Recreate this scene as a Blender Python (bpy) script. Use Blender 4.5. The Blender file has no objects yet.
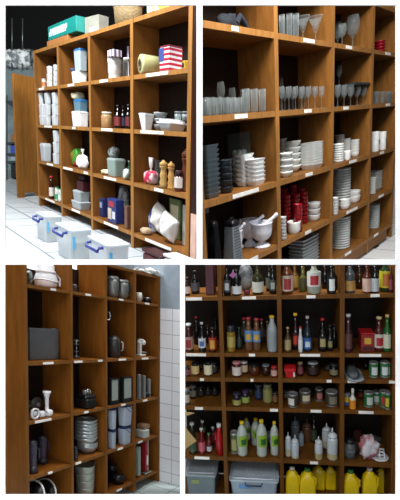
import bpy, bmesh, math, random
from mathutils import Vector, Matrix
random.seed(7)
SC = bpy.context.scene
COL = SC.collection
F = 450.0                      # focal length in pixels of the 400x500 frame
PITCH = math.radians(5.7)
# ---------------------------------------------------------------- camera
cam_d = bpy.data.cameras.new('camera'); cam = bpy.data.objects.new('camera', cam_d); COL.objects.link(cam)
cam_d.sensor_fit = 'VERTICAL'; cam_d.sensor_height = 24; cam_d.lens = F/500*24; cam_d.clip_start = .05; cam_d.clip_end = 100
cam.location = (0, 0, 1.9); cam.rotation_euler = (math.pi/2-PITCH, 0, 0)
SC.camera = cam
W = Matrix.Translation(cam.location) @ cam.rotation_euler.to_matrix().to_4x4()
W3 = W.to_3x3()
# ---------------------------------------------------------------- world + light + exposure
wd = bpy.data.worlds.new('world'); SC.world = wd; wd.use_nodes = True
wd.node_tree.nodes['Background'].inputs[0].default_value = (.9, .93, 1, 1)
wd.node_tree.nodes['Background'].inputs[1].default_value = .07
def area(name, p, target, sx, sy, power, col=(1, 1, 1)):
    l = bpy.data.lights.new(name, 'AREA'); l.shape = 'RECTANGLE'; l.size = sx; l.size_y = sy; l.energy = power; l.color = col
    o = bpy.data.objects.new(name, l); COL.objects.link(o)
    P = W @ Vector(p); T = W @ Vector(target)
    o.location = P; o.rotation_euler = (T-P).to_track_quat('-Z', 'Y').to_euler(); return o
area('ceiling_light_near', (-.95, 1.35, .1), (-.6, -.5, -2.4), 1.6, .8, 40, (.95, .98, 1))
area('front_fill', (0, .3, .7), (0, 0, -2), 2.6, 2.6, 20, (1, 1, 1))  # added soft fill behind the camera, whitens the border
area('border_fill_top', (0, 1.05, -.55), (0, .25, -1.2), 1.7, .12, 7)  # added strip fill above the view, brightens the white border
area('border_fill_bottom', (0, -1.05, -.55), (0, -.25, -1.2), 1.7, .12, 8)  # added strip fill below the view, same purpose
area('ceiling_light_upper_left', (-1.9, 3.6, -2.5), (-.9, 1.2, -4.6), 2.0, 1.0, 330, (.97, .99, 1))
area('ceiling_light_upper_right', (1.2, 4.0, -2.6), (1.5, 1.4, -5.6), 2.2, 1.0, 420, (1, .97, .93))
SC.view_settings.view_transform = 'Standard'; SC.view_settings.look = 'None'
SC.view_settings.exposure = 0.0; SC.view_settings.gamma = 1.0; SC.view_settings.use_curve_mapping = False

# ---------------------------------------------------------------- the four shelf frames (unit axes, metres)
PAN = {
1: dict(ex=[0.6089, -0.2281, 0.7597], ey=[0.7974, 0.0846, -0.5975], ez=[0.0207, 0.9865, 0.1625], T=[-1.1077, 1.6824, -4.5286],
   cols=[-1.6552, -0.843, 0.0, 0.8583, 1.7035], zs=[0.456, 0.0, -0.4507, -0.9084, -1.3594], dep=0.2544, sign=1),
2: dict(ex=[0.6407, 0.2597, -0.7225], ey=[-0.6761, 0.0841, -0.732], ez=[-0.0557, 0.9728, 0.2249], T=[1.3787, 1.4651, -4.6844],
   cols=[-2.1758, -1.1144, 0.0, 1.1086, 2.0513], zs=[1.15, 0.6228, 0.0, -0.5995, -1.1735, -1.6755], dep=0.4105, sign=-1),
3: dict(ex=[0.4366, -0.1863, -0.8802], ey=[-0.9013, 0.0111, -0.4332], ez=[0.0098, 0.9983, 0.0572], T=[-0.5358, -0.2703, -2.5588],
   cols=[-0.5894, -0.2879, 0.0, 0.2927, 0.5862], zs=[0.1909, 0.0, -0.3634, -0.6432, -0.9118, -1.1663], dep=0.1891, sign=-1),
4: dict(ex=[0.9843, 0.0371, 0.1728], ey=[0.1664, 0.1354, -0.9767], ez=[-0.0387, 0.9907, 0.1307], T=[0.4491, -0.59, -2.5262],
   cols=[-0.6424, -0.3274, 0.0, 0.3356, 0.6107], zs=[0.56, 0.3314, 0.0, -0.1496, -0.3281, -0.6417, -.93], dep=0.2625, sign=1)}
PS = 1.3                                                             # the china shelves are that much larger and farther away
PAN[2]['T'] = [x*PS for x in PAN[2]['T']]; PAN[2]['cols'] = [x*PS for x in PAN[2]['cols']]; PAN[2]['zs'] = [x*PS for x in PAN[2]['zs']]; PAN[2]['dep'] *= PS
for p in PAN.values():
    for q in ('ex', 'ey', 'ez', 'T'): p[q] = Vector(p[q])
K = 1                                                                # the panel being built
def cw(a, b, c, k=None):                                              # local -> camera coordinates
    p = PAN[k or K]; return p['T'] + p['ex']*a + p['ey']*b + p['ez']*c
def px(a, b, c):
    q = cw(a, b, c); return 200+F*q.x/-q.z, 250-F*q.y/-q.z
def ppm(a, b, c): return F/-cw(a, b, c).z
def sa(u, b, c):                                                      # a such that the point shows in column u
    q = cw(0, b, c); e = PAN[K]['ex']; t = (u-200)/F
    return -(q.x+t*q.z)/(e.x+t*e.z)
def sc(v, a, b):                                                      # height such that the point shows in row v
    q = cw(a, b, 0); e = PAN[K]['ez']; t = (250-v)/F
    return -(q.y+t*q.z)/(e.y+t*e.z)
def gp(u, v, c):                                                      # point of the level c plane at pixel u, v
    lo, hi = -1.2, 3.0
    f = lambda b: px(sa(u, b, c), b, c)[1]-v
    for _ in range(60):
        m = (lo+hi)/2
        if (f(lo) > 0) == (f(m) > 0): lo = m
        else: hi = m
    return sa(u, lo, c), lo
TH = {1: .036, 2: .062, 3: .0155, 4: .022}
def top(row): return PAN[K]['zs'][row]+TH[K]/2+.001

# ---------------------------------------------------------------- materials
def lin(h):
    h = h.lstrip('#'); v = [int(h[i:i+2], 16)/255 for i in (0, 2, 4)]
    return tuple((x/12.92 if x <= .04045 else ((x+.055)/1.055)**2.4) for x in v)+(1,)
MC = {}
def m(h, kind='plain', rough=None, h2=None, sc_=8):
    key = (h, kind, rough, h2, sc_)
    if key in MC: return MC[key]
    mt = bpy.data.materials.new(kind+'_'+h.strip('#')); mt.use_nodes = True; nt = mt.node_tree; N = nt.nodes; L = nt.links
    bs = N['Principled BSDF']; out = N['Material Output']; c = lin(h)
    bs.inputs['Base Color'].default_value = c; bs.inputs['Roughness'].default_value = .45 if rough is None else rough
    tc = N.new('ShaderNodeTexCoord')
    def noise(scale, src='Object', detail=3):
        n = N.new('ShaderNodeTexNoise'); n.inputs['Scale'].default_value = scale; n.inputs['Detail'].default_value = detail
        L.new(tc.outputs[src], n.inputs['Vector']); return n
    def ramp(fac, c1, c2, p1=.3, p2=.7):
        r = N.new('ShaderNodeValToRGB'); r.color_ramp.elements[0].color = c1; r.color_ramp.elements[1].color = c2
        r.color_ramp.elements[0].position = p1; r.color_ramp.elements[1].position = p2
        L.new(fac, r.inputs[0]); return r
    dk = lambda c, f: (c[0]*f, c[1]*f, c[2]*f, 1)
    if kind in ('plain', 'cloth'):
        n = noise(14 if kind == 'plain' else 30); r = ramp(n.outputs[0], dk(c, .86), dk(c, 1.06)); L.new(r.outputs[0], bs.inputs['Base Color'])
        if kind == 'cloth': bs.inputs['Roughness'].default_value = .9
    elif kind == 'wood':
        mp = N.new('ShaderNodeMapping'); mp.inputs['Scale'].default_value = (sc_, sc_, sc_*.12); L.new(tc.outputs['Object'], mp.inputs[0])
        n = N.new('ShaderNodeTexNoise'); n.inputs['Scale'].default_value = 3; n.inputs['Detail'].default_value = 6; n.inputs['Roughness'].default_value = .65
        L.new(mp.outputs[0], n.inputs['Vector'])
        r = ramp(n.outputs[0], dk(c, .68), dk(c, 1.25), .3, .72); L.new(r.outputs[0], bs.inputs['Base Color'])
        bs.inputs['Roughness'].default_value = .6 if rough is None else rough+.1
        bs.inputs['Specular IOR Level'].default_value = .25
    elif kind == 'metal':
        bs.inputs['Metallic'].default_value = .6; bs.inputs['Roughness'].default_value = .28 if rough is None else rough
    elif kind in ('glass', 'frost', 'clear'):
        tr = N.new('ShaderNodeBsdfTransparent'); tr.inputs[0].default_value = tuple(min(1, x*.3+.68) for x in c[:3])+(1,)
        mx = N.new('ShaderNodeMixShader'); lw = N.new('ShaderNodeLayerWeight'); lw.inputs[0].default_value = .35
        mr = N.new('ShaderNodeMapRange'); a0, a1 = (.06, .75) if kind == 'glass' else (.36, .8) if kind == 'clear' else (.6, .9)
        mr.inputs['To Min'].default_value = a0; mr.inputs['To Max'].default_value = a1
        if kind == 'glass':
            pw_ = N.new('ShaderNodeMath'); pw_.operation = 'POWER'; pw_.inputs[1].default_value = 3.0
            L.new(lw.outputs['Facing'], pw_.inputs[0]); L.new(pw_.outputs[0], mr.inputs[0])
        else: L.new(lw.outputs['Facing'], mr.inputs[0])
        L.new(mr.outputs[0], mx.inputs[0])
        bs.inputs['Roughness'].default_value = .08 if kind == 'glass' else .3
        if kind == 'glass': bs.inputs['Base Color'].default_value = dk(c, .85)
        L.new(tr.outputs[0], mx.inputs[1]); L.new(bs.outputs[0], mx.inputs[2]); L.new(mx.outputs[0], out.inputs[0])
    elif kind == 'stripe':
        w = N.new('ShaderNodeTexWave'); w.bands_direction = 'Z'; w.inputs['Scale'].default_value = sc_; L.new(tc.outputs['Object'], w.inputs[0])
        r = ramp(w.outputs[0], c, lin(h2), .45, .55); L.new(r.outputs[0], bs.inputs['Base Color'])
    elif kind == 'xstripe':
        w = N.new('ShaderNodeTexWave'); w.bands_direction = 'X'; w.inputs['Scale'].default_value = sc_; L.new(tc.outputs['Object'], w.inputs[0])
        r = ramp(w.outputs[0], c, lin(h2), .45, .55); L.new(r.outputs[0], bs.inputs['Base Color'])
    elif kind == 'blotch':
        n = noise(sc_); r = ramp(n.outputs[0], c, lin(h2), .44, .56); L.new(r.outputs[0], bs.inputs['Base Color'])
    elif kind == 'tile':
        b = N.new('ShaderNodeTexBrick'); b.offset = 0; b.inputs['Color1'].default_value = c; b.inputs['Color2'].default_value = dk(c, .95)
        b.inputs['Mortar'].default_value = lin(h2); b.inputs['Scale'].default_value = sc_; b.inputs['Mortar Size'].default_value = .022
        b.inputs['Brick Width'].default_value = 1; b.inputs['Row Height'].default_value = 1
        L.new(tc.outputs['UV'], b.inputs[0]); L.new(b.outputs[0], bs.inputs['Base Color']); bs.inputs['Roughness'].default_value = .35
    elif kind == 'weave':
        w = N.new('ShaderNodeTexWave'); w.bands_direction = 'Z'; w.inputs['Scale'].default_value = sc_; w.inputs['Distortion'].default_value = 3
        w.inputs['Detail Scale'].default_value = 4
        L.new(tc.outputs['Object'], w.inputs[0]); r = ramp(w.outputs[0], c, lin(h2), .2, .8); L.new(r.outputs[0], bs.inputs['Base Color'])
    MC[key] = mt; return mt

# ---------------------------------------------------------------- mesh pieces: (verts, faces, smooth)
def box(x0, x1, y0, y1, z0, z1, bev=0.0):
    if bev <= 0:
        v = [(x, y, z) for z in (z0, z1) for y in (y0, y1) for x in (x0, x1)]
        return v, [(0, 2, 3, 1), (4, 5, 7, 6), (0, 1, 5, 4), (2, 6, 7, 3), (0, 4, 6, 2), (1, 3, 7, 5)], False
    hx, hy = (x1-x0)/2, (y1-y0)/2; bev = min(bev, hx*.45, hy*.45, (z1-z0)*.45)
    return shift(loft([(z0, hx-bev, hy-bev, bev*.5), (z0+bev, hx, hy, bev), (z1-bev, hx, hy, bev), (z1, hx-bev, hy-bev, bev*.5)], 2), (x0+x1)/2, (y0+y1)/2, 0)
def shift(p, x=0, y=0, z=0, rot=0):
    c, s = math.cos(rot), math.sin(rot)
    return [(a*c-b*s+x, a*s+b*c+y, d+z) for a, b, d in p[0]], p[1], p[2]
def tilt(p, ang, ax='x'):
    c, s = math.cos(ang), math.sin(ang)
    if ax == 'x': return [(x, y*c-z*s, y*s+z*c) for x, y, z in p[0]], p[1], p[2]
    return [(x*c+z*s, y, -x*s+z*c) for x, y, z in p[0]], p[1], p[2]
def lathe(pr, n=16, sy=1.0, close=True):
    v = []; f = []
    for r, z in pr:
        for i in range(n):
            t = 2*math.pi*i/n; v.append((r*math.cos(t), r*sy*math.sin(t), z))
    for j in range(len(pr)-1):
        for i in range(n):
            k = (i+1) % n; f.append((j*n+i, j*n+k, (j+1)*n+k, (j+1)*n+i))
    if close:
        f.append(tuple(range(n-1, -1, -1))); f.append(tuple(range((len(pr)-1)*n, len(pr)*n)))
    return v, f, True
def loft(secs, seg=3, cap=True):                                      # sections (z, half x, half y, corner radius)
    v = []; f = []; n = 4*(seg+1)
    for z, hx, hy, r in secs:
        r = min(r, hx, hy)
        for q, (sx, sy) in enumerate(((1, 1), (-1, 1), (-1, -1), (1, -1))):
            for i in range(seg+1):
                t = math.pi/2*(q+i/seg); v.append((sx*(hx-r)+r*math.cos(t), sy*(hy-r)+r*math.sin(t), z))
    for j in range(len(secs)-1):
        for i in range(n):
            k = (i+1) % n; f.append((j*n+i, j*n+k, (j+1)*n+k, (j+1)*n+i))
    if cap: f.append(tuple(range(n-1, -1, -1))); f.append(tuple(range((len(secs)-1)*n, len(secs)*n)))
    return v, f, False
def tube(pts, r, n=6):
    v = []; f = []; P = [Vector(p) for p in pts]
    for i, p in enumerate(P):
        d = (P[min(i+1, len(P)-1)]-P[max(i-1, 0)]).normalized(); up = Vector((0, 0, 1)) if abs(d.z) < .9 else Vector((1, 0, 0))
        e1 = d.cross(up).normalized(); e2 = d.cross(e1)
        rr = r[i] if isinstance(r, (list, tuple)) else r
        for j in range(n): t = 2*math.pi*j/n; v.append(tuple(p+e1*rr*math.cos(t)+e2*rr*math.sin(t)))
    for i in range(len(P)-1):
        for j in range(n): k = (j+1) % n; f.append((i*n+j, i*n+k, (i+1)*n+k, (i+1)*n+j))
    f.append(tuple(range(n))); f.append(tuple(range(len(P)*n-1, (len(P)-1)*n-1, -1)))
    return v, f, True
def blob(rx, ry, h, seed=0, amp=.12, pw=.75, n=20, m_=12):            # soft bag: base flat on z=0
    R = random.Random(seed); ph = [R.uniform(0, 6.28) for _ in range(8)]
    v = []; f = []
    sg = lambda x, e: math.copysign(abs(x)**e, x)
    for j in range(m_+1):
        la = -math.pi/2+math.pi*j/m_
        for i in range(n):
            lo = 2*math.pi*i/n
            w = 1+amp*(math.sin(3*lo+ph[0]+2*la)+.7*math.sin(5*lo-3*la+ph[1])+.6*math.sin(7*la+2*lo+ph[2])+.4*math.sin(11*lo+ph[3]+5*la))*.6
            cl = max(math.cos(la), 0)
            x = rx*sg(math.cos(lo), pw)*sg(cl, pw)*w; y = ry*sg(math.sin(lo), pw)*sg(cl, pw)*w
            z = h/2+h/2*sg(math.sin(la), pw)*(1+(w-1)*.7)
            v.append((x, y, max(z, 0)))
    for j in range(m_):
        for i in range(n): k = (i+1) % n; f.append((j*n+i, j*n+k, (j+1)*n+k, (j+1)*n+i))
    return v, f, True
def pillow(W_, H_, T_, seed=0, n=14):                                # stuffed sack seen flat on, pointed corners
    R = random.Random(seed); v = []; f = []; ph = R.uniform(0, 6)
    for s in (-1, 1):
        for j in range(n+1):
            for i in range(n+1):
                x = -1+2*i/n; z = -1+2*j/n; g = (max(1-abs(x)**3, 0)*max(1-abs(z)**3, 0))**.5
                pin = 1-.12*(1-abs(z)**2)*abs(x)**3; pz = 1-.12*(1-abs(x)**2)*abs(z)**3
                v.append((x*W_/2*pin, s*T_/2*g*(1+.12*math.sin(5*x+4*z*s+ph)), z*H_/2*pz+H_/2))
    m_ = n+1; N_ = m_*m_
    for j in range(n):
        for i in range(n):
            q = (j*m_+i, j*m_+i+1, (j+1)*m_+i+1, (j+1)*m_+i); f.append(q); f.append(tuple(N_+k for k in reversed(q)))
    return v, f, True
def join(*ps):
    v = []; f = []; s = []
    for p in ps:
        o = len(v); v += p[0]; f += [tuple(i+o for i in q) for q in p[1]]
        s += p[2] if isinstance(p[2], list) else [p[2]]*len(p[1])
    return v, f, s
def mesh_obj(name, piece, mat, loc, parent=None, uv=None, edge=None):
    p = PAN[K]; M = W3 @ Matrix((p['ex'], p['ey'], p['ez'])).transposed()
    me = bpy.data.meshes.new(name); me.from_pydata([M @ Vector(q) for q in piece[0]], [], piece[1])
    s = piece[2] if isinstance(piece[2], list) else [piece[2]]*len(piece[1])
    me.polygons.foreach_set('use_smooth', s)
    if M.determinant() < 0: me.flip_normals()
    if uv is not None:
        ul = me.uv_layers.new(name='UVMap'); i1, i2 = uv
        for l in me.loops: q = piece[0][l.vertex_index]; ul.data[l.index].uv = (q[i1]+10, q[i2]+10)
    me.materials.append(mat)
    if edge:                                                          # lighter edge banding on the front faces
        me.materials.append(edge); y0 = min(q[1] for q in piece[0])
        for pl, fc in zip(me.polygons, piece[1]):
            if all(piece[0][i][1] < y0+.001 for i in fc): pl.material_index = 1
    o = bpy.data.objects.new(name, me); COL.objects.link(o)
    if parent is not None: o.parent = parent
    else: o.location = loc
    return o
def thing(name, label, cat, group, org, parts):
    """parts: [(part name, piece, material, [sub-parts])]; one part -> the thing is that mesh"""
    loc = W @ cw(*org)
    if len(parts) == 1 and len(parts[0]) == 3: root = mesh_obj(name, parts[0][1], parts[0][2], loc)
    else:
        root = bpy.data.objects.new(name, None); root.empty_display_size = .05; COL.objects.link(root); root.location = loc
        for pt in parts:
            o = mesh_obj(pt[0], pt[1], pt[2], None, root)
            if len(pt) > 3:
                for sp in pt[3]: mesh_obj(sp[0], sp[1], sp[2], None, o)
    root['label'] = label; root['category'] = cat
    if group: root['group'] = group
    return root
def struct(name, piece, mat, org=(0, 0, 0), uv=None):
    o = mesh_obj(name, piece, mat, W @ cw(*org), uv=uv); o['kind'] = 'structure'; return o

# ---------------------------------------------------------------- placing
def zbase(row): return top(row) if isinstance(row, int) else row
TP = {1: .05, 2: .08, 3: .0165, 4: .0235}
def cell(z, u):                                                       # the inner limits of the compartment showing at column u
    p = PAN[K]; c_ = p['cols']
    if z > p['zs'][0]+.01 or (K == 4 and z < p['zs'][6]): return -9, 9
    a = sa(u, 0, z); i = max(0, min(3, sum(a > x for x in c_)-1))
    lo = c_[i]+TP[K]/2+.002
    if K == 4 and i == 0: lo = -9
    return lo, c_[i+1]-TP[K]/2-.002
def clampa(a, r, lim):
    if lim[1]-lim[0] < 2*r: return (lim[0]+lim[1])/2
    return min(max(a, lim[0]+r), lim[1]-r)
def spot(row, u, bf, r_px):
    z = zbase(row); d = PAN[K]['dep']*.97; lim = cell(z, u)
    b = d*.5
    for _ in range(3):
        a = sa(u, b, z); r = r_px/ppm(a, b, z); rr = min(r, d/2*.98); b = .006+rr+bf*(d-2*rr)
    return clampa(sa(u, b, z), r*1.02, lim), b, z, r, rr/r
def arc(R, z0, z1, w=.9, c=0.0, sy=1.0, n=6):                          # label patch on the front of a round body
    v = []; f = []
    for z in (z0, z1):
        for i in range(n+1):
            t = -math.pi/2+c-w/2+w*i/n; v.append((R*math.cos(t), R*sy*math.sin(t), z))
    for i in range(n): f.append((i, i+1, n+2+i, n+1+i))
    return v, f, True
def hgt(a, b, z, vt): return max(sc(vt, a, b)-z, .004)
def ext(row, u0, u1, bf, d):
    z = zbase(row); dep = PAN[K]['dep']*.97; d *= dep; b0 = .005+bf*max(dep-d, 0); s = PAN[K]['sign']
    w0 = sa(u1, b0, z)-sa(u0, b0, z)
    while True:
        if s > 0: a0, a1 = sa(u0, b0, z), sa(u1, b0+d, z)
        else: a0, a1 = sa(u0, b0+d, z), sa(u1, b0, z)
        if a1-a0 > .4*w0 or d < .01: break
        d *= .9
    if a1-a0 < .2*w0: a0, a1 = sa(u0, b0, z), sa(u1, b0, z)
    lim = cell(z, (u0+u1)/2)
    if a1 > lim[1]: a1 = lim[1]
    if a0 < lim[0]: a0 = lim[0]
    if a1-a0 < .2*w0:
        if lim[1]-a1 < a0-lim[0]: a0 = a1-.5*w0
        else: a1 = a0+.5*w0
    return a0, a1, b0, b0+d, z

# ---------------------------------------------------------------- object kinds
def bottle(row, u, bf, r, vt, text, body='#101010', cap='#202020', lab=None, neck=.62, nr=.36, kind='plain', name='bottle', group=None, lz=(.12, .5), capf=.07, cat='bottle', patch=None):
    a, b, z, R, sy = spot(row, u, bf, r); H = hgt(a, b, z, vt)
    pr = [(R*.9, 0), (R, H*.03), (R, H*neck*.86), (R*.93, H*neck*.93), (R*(nr+.25), H*neck*1.05), (R*nr*1.1, H*(neck*1.05+.08)), (R*nr, H*(1-capf))]
    parts = [('body', lathe(pr, 14, sy), m(body, kind, .12 if kind == 'plain' else None)),
             ('cap', lathe([(R*nr*1.15, H*(1-capf)), (R*nr*1.25, H*(1-capf*.5)), (R*nr*1.15, H)], 12, sy), m(cap))]
    if lab: parts.append(('label', lathe([(R*1.02, H*lz[0]), (R*1.03, H*lz[1])], 14, sy, False), m(lab)))
    if patch: parts.append(('label_patch', arc(R*1.05, H*(lz[0]+.06), H*(lz[1]-.1), 1.2, 0, sy), m(patch)))
    return thing(name, text, cat, group, (a, b, z), parts)
def jar(row, u, bf, r, vt, text, body='#402010', lid='#222222', lab=None, name='jar', group=None, kind='plain', lidf=.14, cat='jar', lz=(.18, .68)):
    a, b, z, R, sy = spot(row, u, bf, r); H = hgt(a, b, z, vt)
    pr = [(R*.9, 0), (R, H*.05), (R, H*.72), (R*.8, H*(1-lidf))]
    parts = [('body', lathe(pr, 14, sy), m(body, kind, .15 if kind == 'plain' else None)),
             ('lid', lathe([(R*.86, H*(1-lidf)), (R*.88, H-.001), (R*.8, H)], 14, sy), m(lid, rough=.3))]
    if lab: parts.append(('label', lathe([(R*1.02, H*lz[0]), (R*1.02, H*lz[1])], 14, sy, False), m(lab)))
    return thing(name, text, cat, group, (a, b, z), parts)
def can(row, u, bf, r, vt, text, lab='#b03020', metal='#b0b0b0', name='tin_can', group=None, band=None):
    a, b, z, R, sy = spot(row, u, bf, r); H = hgt(a, b, z, vt)
    parts = [('body', lathe([(R*.95, 0), (R, H*.04), (R*.98, H*.08), (R*.98, H*.92), (R, H*.96), (R*.93, H), (R*.9, H*.97)], 16, sy), m(metal, 'metal')),
             ('label', lathe([(R*1.01, H*.1), (R*1.01, H*.9)], 16, sy, False), m(lab))]
    if band: parts.append(('label_patch', arc(R*1.03, H*.2, H*.72, 1.3, random.uniform(-.5, .3), sy), m(band)))
    return thing(name, text, 'can', group, (a, b, z), parts)
def boxy(row, u0, u1, vt, text, hexc='#b08050', name='box', cat='box', bf=.1, d=.7, mat=None, vb=None, group=None, bev=.004, lab=None, rot=0, zadd=0, lidm=None):
    a0, a1, b0, b1, z = ext(row, u0, u1, bf, d)
    if vb is not None: z = sc(vb, (a0+a1)/2, b0)
    H = hgt((a0+a1)/2, b0, z, vt); w, dd = (a1-a0)/2, (b1-b0)/2
    parts = [('body', shift(box(-w, w, -dd, dd, 0, H, bev), rot=rot), mat or m(hexc))]
    if lab:   # (hex, x0,x1,z0,z1) fractions on the front face
        for (h, x0, x1, z0, z1) in (lab if isinstance(lab, list) else [lab]):
            parts.append(('printed_label', shift(box(-w+2*w*x0, -w+2*w*x1, -dd-.0035, -dd+.001, H*z0, H*z1), rot=rot), m(h)))
    if lidm: parts.append(('lid', shift(box(-w*1.03, w*1.03, -dd*1.03, dd*1.03, H, H*1.08, .003), rot=rot), lidm))
    return thing(name, text, cat, group, ((a0+a1)/2, (b0+b1)/2, z), parts), z+H
def tub(row, u0, u1, vt, text, body='#e8ecee', lid='#dfe6ea', bf=.2, d=.8, vb=None, name='food_container', kind='frost', group=None, lidf=.14, taper=.88, cat='container', fill=None, handle=None):
    a0, a1, b0, b1, z = ext(row, u0, u1, bf, d)
    if vb is not None: z = sc(vb, (a0+a1)/2, b0)
    H = hgt((a0+a1)/2, b0, z, vt); w, dd = (a1-a0)/2, (b1-b0)/2; r = min(w, dd)*.3; t = .93
    hl = H*(1-lidf)
    parts = [('body', loft([(0, w*taper*.94, dd*taper*.94, r), (hl*.03, w*taper*.96, dd*taper*.96, r), (hl, w*.96, dd*.96, r), (hl, w*t*.96, dd*t*.96, r*.9), (hl*.05, w*taper*.88, dd*taper*.88, r*.9)]), m(body, kind)),
             ('lid', loft([(hl, w*.98, dd*.98, r), (hl+H*lidf*.55, w, dd, r), (hl+H*lidf*.6, w*.88, dd*.88, r*.8), (H, w*.86, dd*.86, r*.8)]), m(lid, 'frost' if kind == 'frost' else 'plain'))]
    if fill: parts.append(('contents', loft([(hl*.06, w*taper*.84, dd*taper*.84, r*.8), (hl*.75, w*.84, dd*.84, r*.8)]), m(*fill)))
    if handle:
        for s in (-1,):
            y = -dd-.012
            parts.append(('handle', tube([(-w*.45, -dd*.96, hl*.97), (-w*.45, y-.01, hl*.82), (w*.1, y-.01, hl*.80), (w*.45, y-.01, hl*.82), (w*.45, -dd*.96, hl*.97)], w*.045, 6), m(handle)))
    return thing(name, text, cat, group, ((a0+a1)/2, (b0+b1)/2, z), parts), z+H
def stack(row, u, bf, r, vt, n, label, group, kind='plate', hexc='#dfe3e2', name=None, sq=None, z0=None, cat=None, mat=None, fill=1.0):
    """n nested plates / bowls / dishes, each a thing; returns the top height"""
    a, b, z, R, sy = spot(row, u, bf, r)
    if z0 is not None: z = z0
    # the far rim of the top piece shows at vt
    H = max(sc(vt, a, b+R*sy*.5)-z, .01); mt = mat or m(hexc, rough=.2)
    hp = {'plate': .03, 'bowl': R*.75, 'dish': R*.45, 'ramekin': R*.85, 'tray': R*.3}[kind]; hp = min(hp, H*.8 if n > 1 else H)
    if n == 1: hp = H
    st = (H-hp)/max(n-1, 1)
    if n > 1 and kind != 'plate' and st > hp: n = max(2, round(H/hp)); st = (H-hp)/(n-1)
    if n > 1 and (kind == 'plate' or st > hp): hp = st*.97; st = (H-hp)/(n-1)
    t = hp*.12 if (n == 1 or st >= hp) else min(st*.8, hp*.6)
    if kind == 'plate': out = [(.9, 0), (.99, .35), (1, .9)]; t = hp*.75
    elif kind == 'ramekin': out = [(.76, 0), (.78, .1), (.95, .24), (.97, .9), (1, 1)]
    elif sq: out = [(.74, 0), (.78, .15), (.97, .85), (1, 1)]
    else: out = [(.5, 0), (.56, .08), (.84, .4), (.96, .78), (1, 1)]
    def ro(z_):
        z_ /= hp
        for (r0, z0_), (r1, z1_) in zip(out, out[1:]):
            if z_ <= z1_: return r0+(r1-r0)*max(z_-z0_, 0)/(z1_-z0_)
        return 1
    prof = [(r_, z_*hp) for r_, z_ in out]
    if prof[-1][1] < hp: prof.append((.96, hp))
    q = 5; inner = [(ro(hp-(hp-t)*i/q-t), hp-(hp-t)*i/q) for i in range(q+1)]
    for i in range(n):
        if sq:
            hx, hy = R*sq[0], min(R*sq[1], R*sy); rr = R*sq[2]
            pc = loft([(z_, hx*r_, hy*r_, rr*r_) for r_, z_ in prof+inner])
        else: pc = lathe([(R*r_, z_) for r_, z_ in prof+inner]+[(.001, t)], 26, sy)
        thing(name or kind, label, cat or (name or kind).split('_')[-1], group, (a+(random.uniform(-1, 1)*R*.05 if st >= hp*.9 and kind == 'ramekin' else 0), b, z+i*(st+.0004)), [('body', pc, mt)])
    return z+(n-1)*st+hp
def tumbler(row, u, bf, r, vt, text, hexc='#d8e2e4', group=None, name='drinking_glass', taper=.88, kind='glass'):
    a, b, z, R, sy = spot(row, u, bf, r); H = hgt(a, b, z, vt)
    return thing(name, text, 'glass', group, (a, b, z), [('body', lathe([(R*taper*.95, 0), (R*taper, H*.03), (R, H), (R*.93, H), (R*taper*.9, H*.1), (.001, H*.09)], 14, sy), m(hexc, kind))])
def wineglass(row, u, bf, r, vt, text, group=None, bowl=.5, flare=1.0, hexc='#dbe4e6', name='wine_glass', z0=None):
    a, b, z, R, sy = spot(row, u, bf, r)
    if z0 is not None: z = z0
    H = hgt(a, b, z, vt); s = 1-bowl
    foot = lathe([(R*.75, 0), (R*.75, H*.015), (R*.12, H*.05), (R*.09, H*s*.9), (R*.2, H*s)], 12, sy)
    if flare > 1.2: pb = [(R*.15, H*s), (R*.5, H*(s+.12)), (R*.55, H*(s+.2)), (R*1.15, H*.93), (R*1.2, H), (R*1.12, H*.99), (R*.48, H*(s+.24)), (.001, H*(s+.12))]
    else: pb = [(R*.15, H*s), (R*.7, H*(s+bowl*.18)), (R, H*(s+bowl*.45)), (R*.95, H*(s+bowl*.75)), (R*.78, H), (R*.73, H), (R*.88, H*(s+bowl*.72)), (R*.9, H*(s+bowl*.45)), (R*.6, H*(s+bowl*.2)), (.001, H*(s+bowl*.1))]
    return thing(name, text, 'glass', group, (a, b, z), [('stem', foot, m(hexc, 'glass')), ('bowl', lathe(pb, 16, sy), m(hexc, 'glass'))])
def bag(row, u, bf, rpx, vt, text, hexc='#e8e4dc', ry=.8, name='bag', seed=1, amp=.12, kind='cloth', h2=None, neck=None, cat='bag', rot=0, z0=None, sc_=8, pw=.75, group=None, rough=None):
    a, b, z, R, sy = spot(row, u, bf, rpx)
    if z0 is not None: z = z0
    H = hgt(a, b, z, vt); mt = m(hexc, kind, rough, h2=h2, sc_=sc_); Ry = min(R*ry, R*sy)/(1+amp*.8); R /= 1+amp*.5
    if neck:
        Hb = H*neck[0]
        parts = [('body', blob(R, Ry, Hb, seed, amp, pw), mt),
                 ('tied_neck', lathe([(R*.45, Hb*.8), (R*.2, Hb*1.05), (R*.12, Hb*1.15), (R*.3, Hb*1.3), (R*.42, H)], 12, .6), m(neck[1], 'frost'))]
    else: parts = [('body', shift(blob(R, Ry, H, seed, amp, pw), rot=rot), mt)]
    return thing(name, text, cat, group, (a, b, z), parts)

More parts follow.
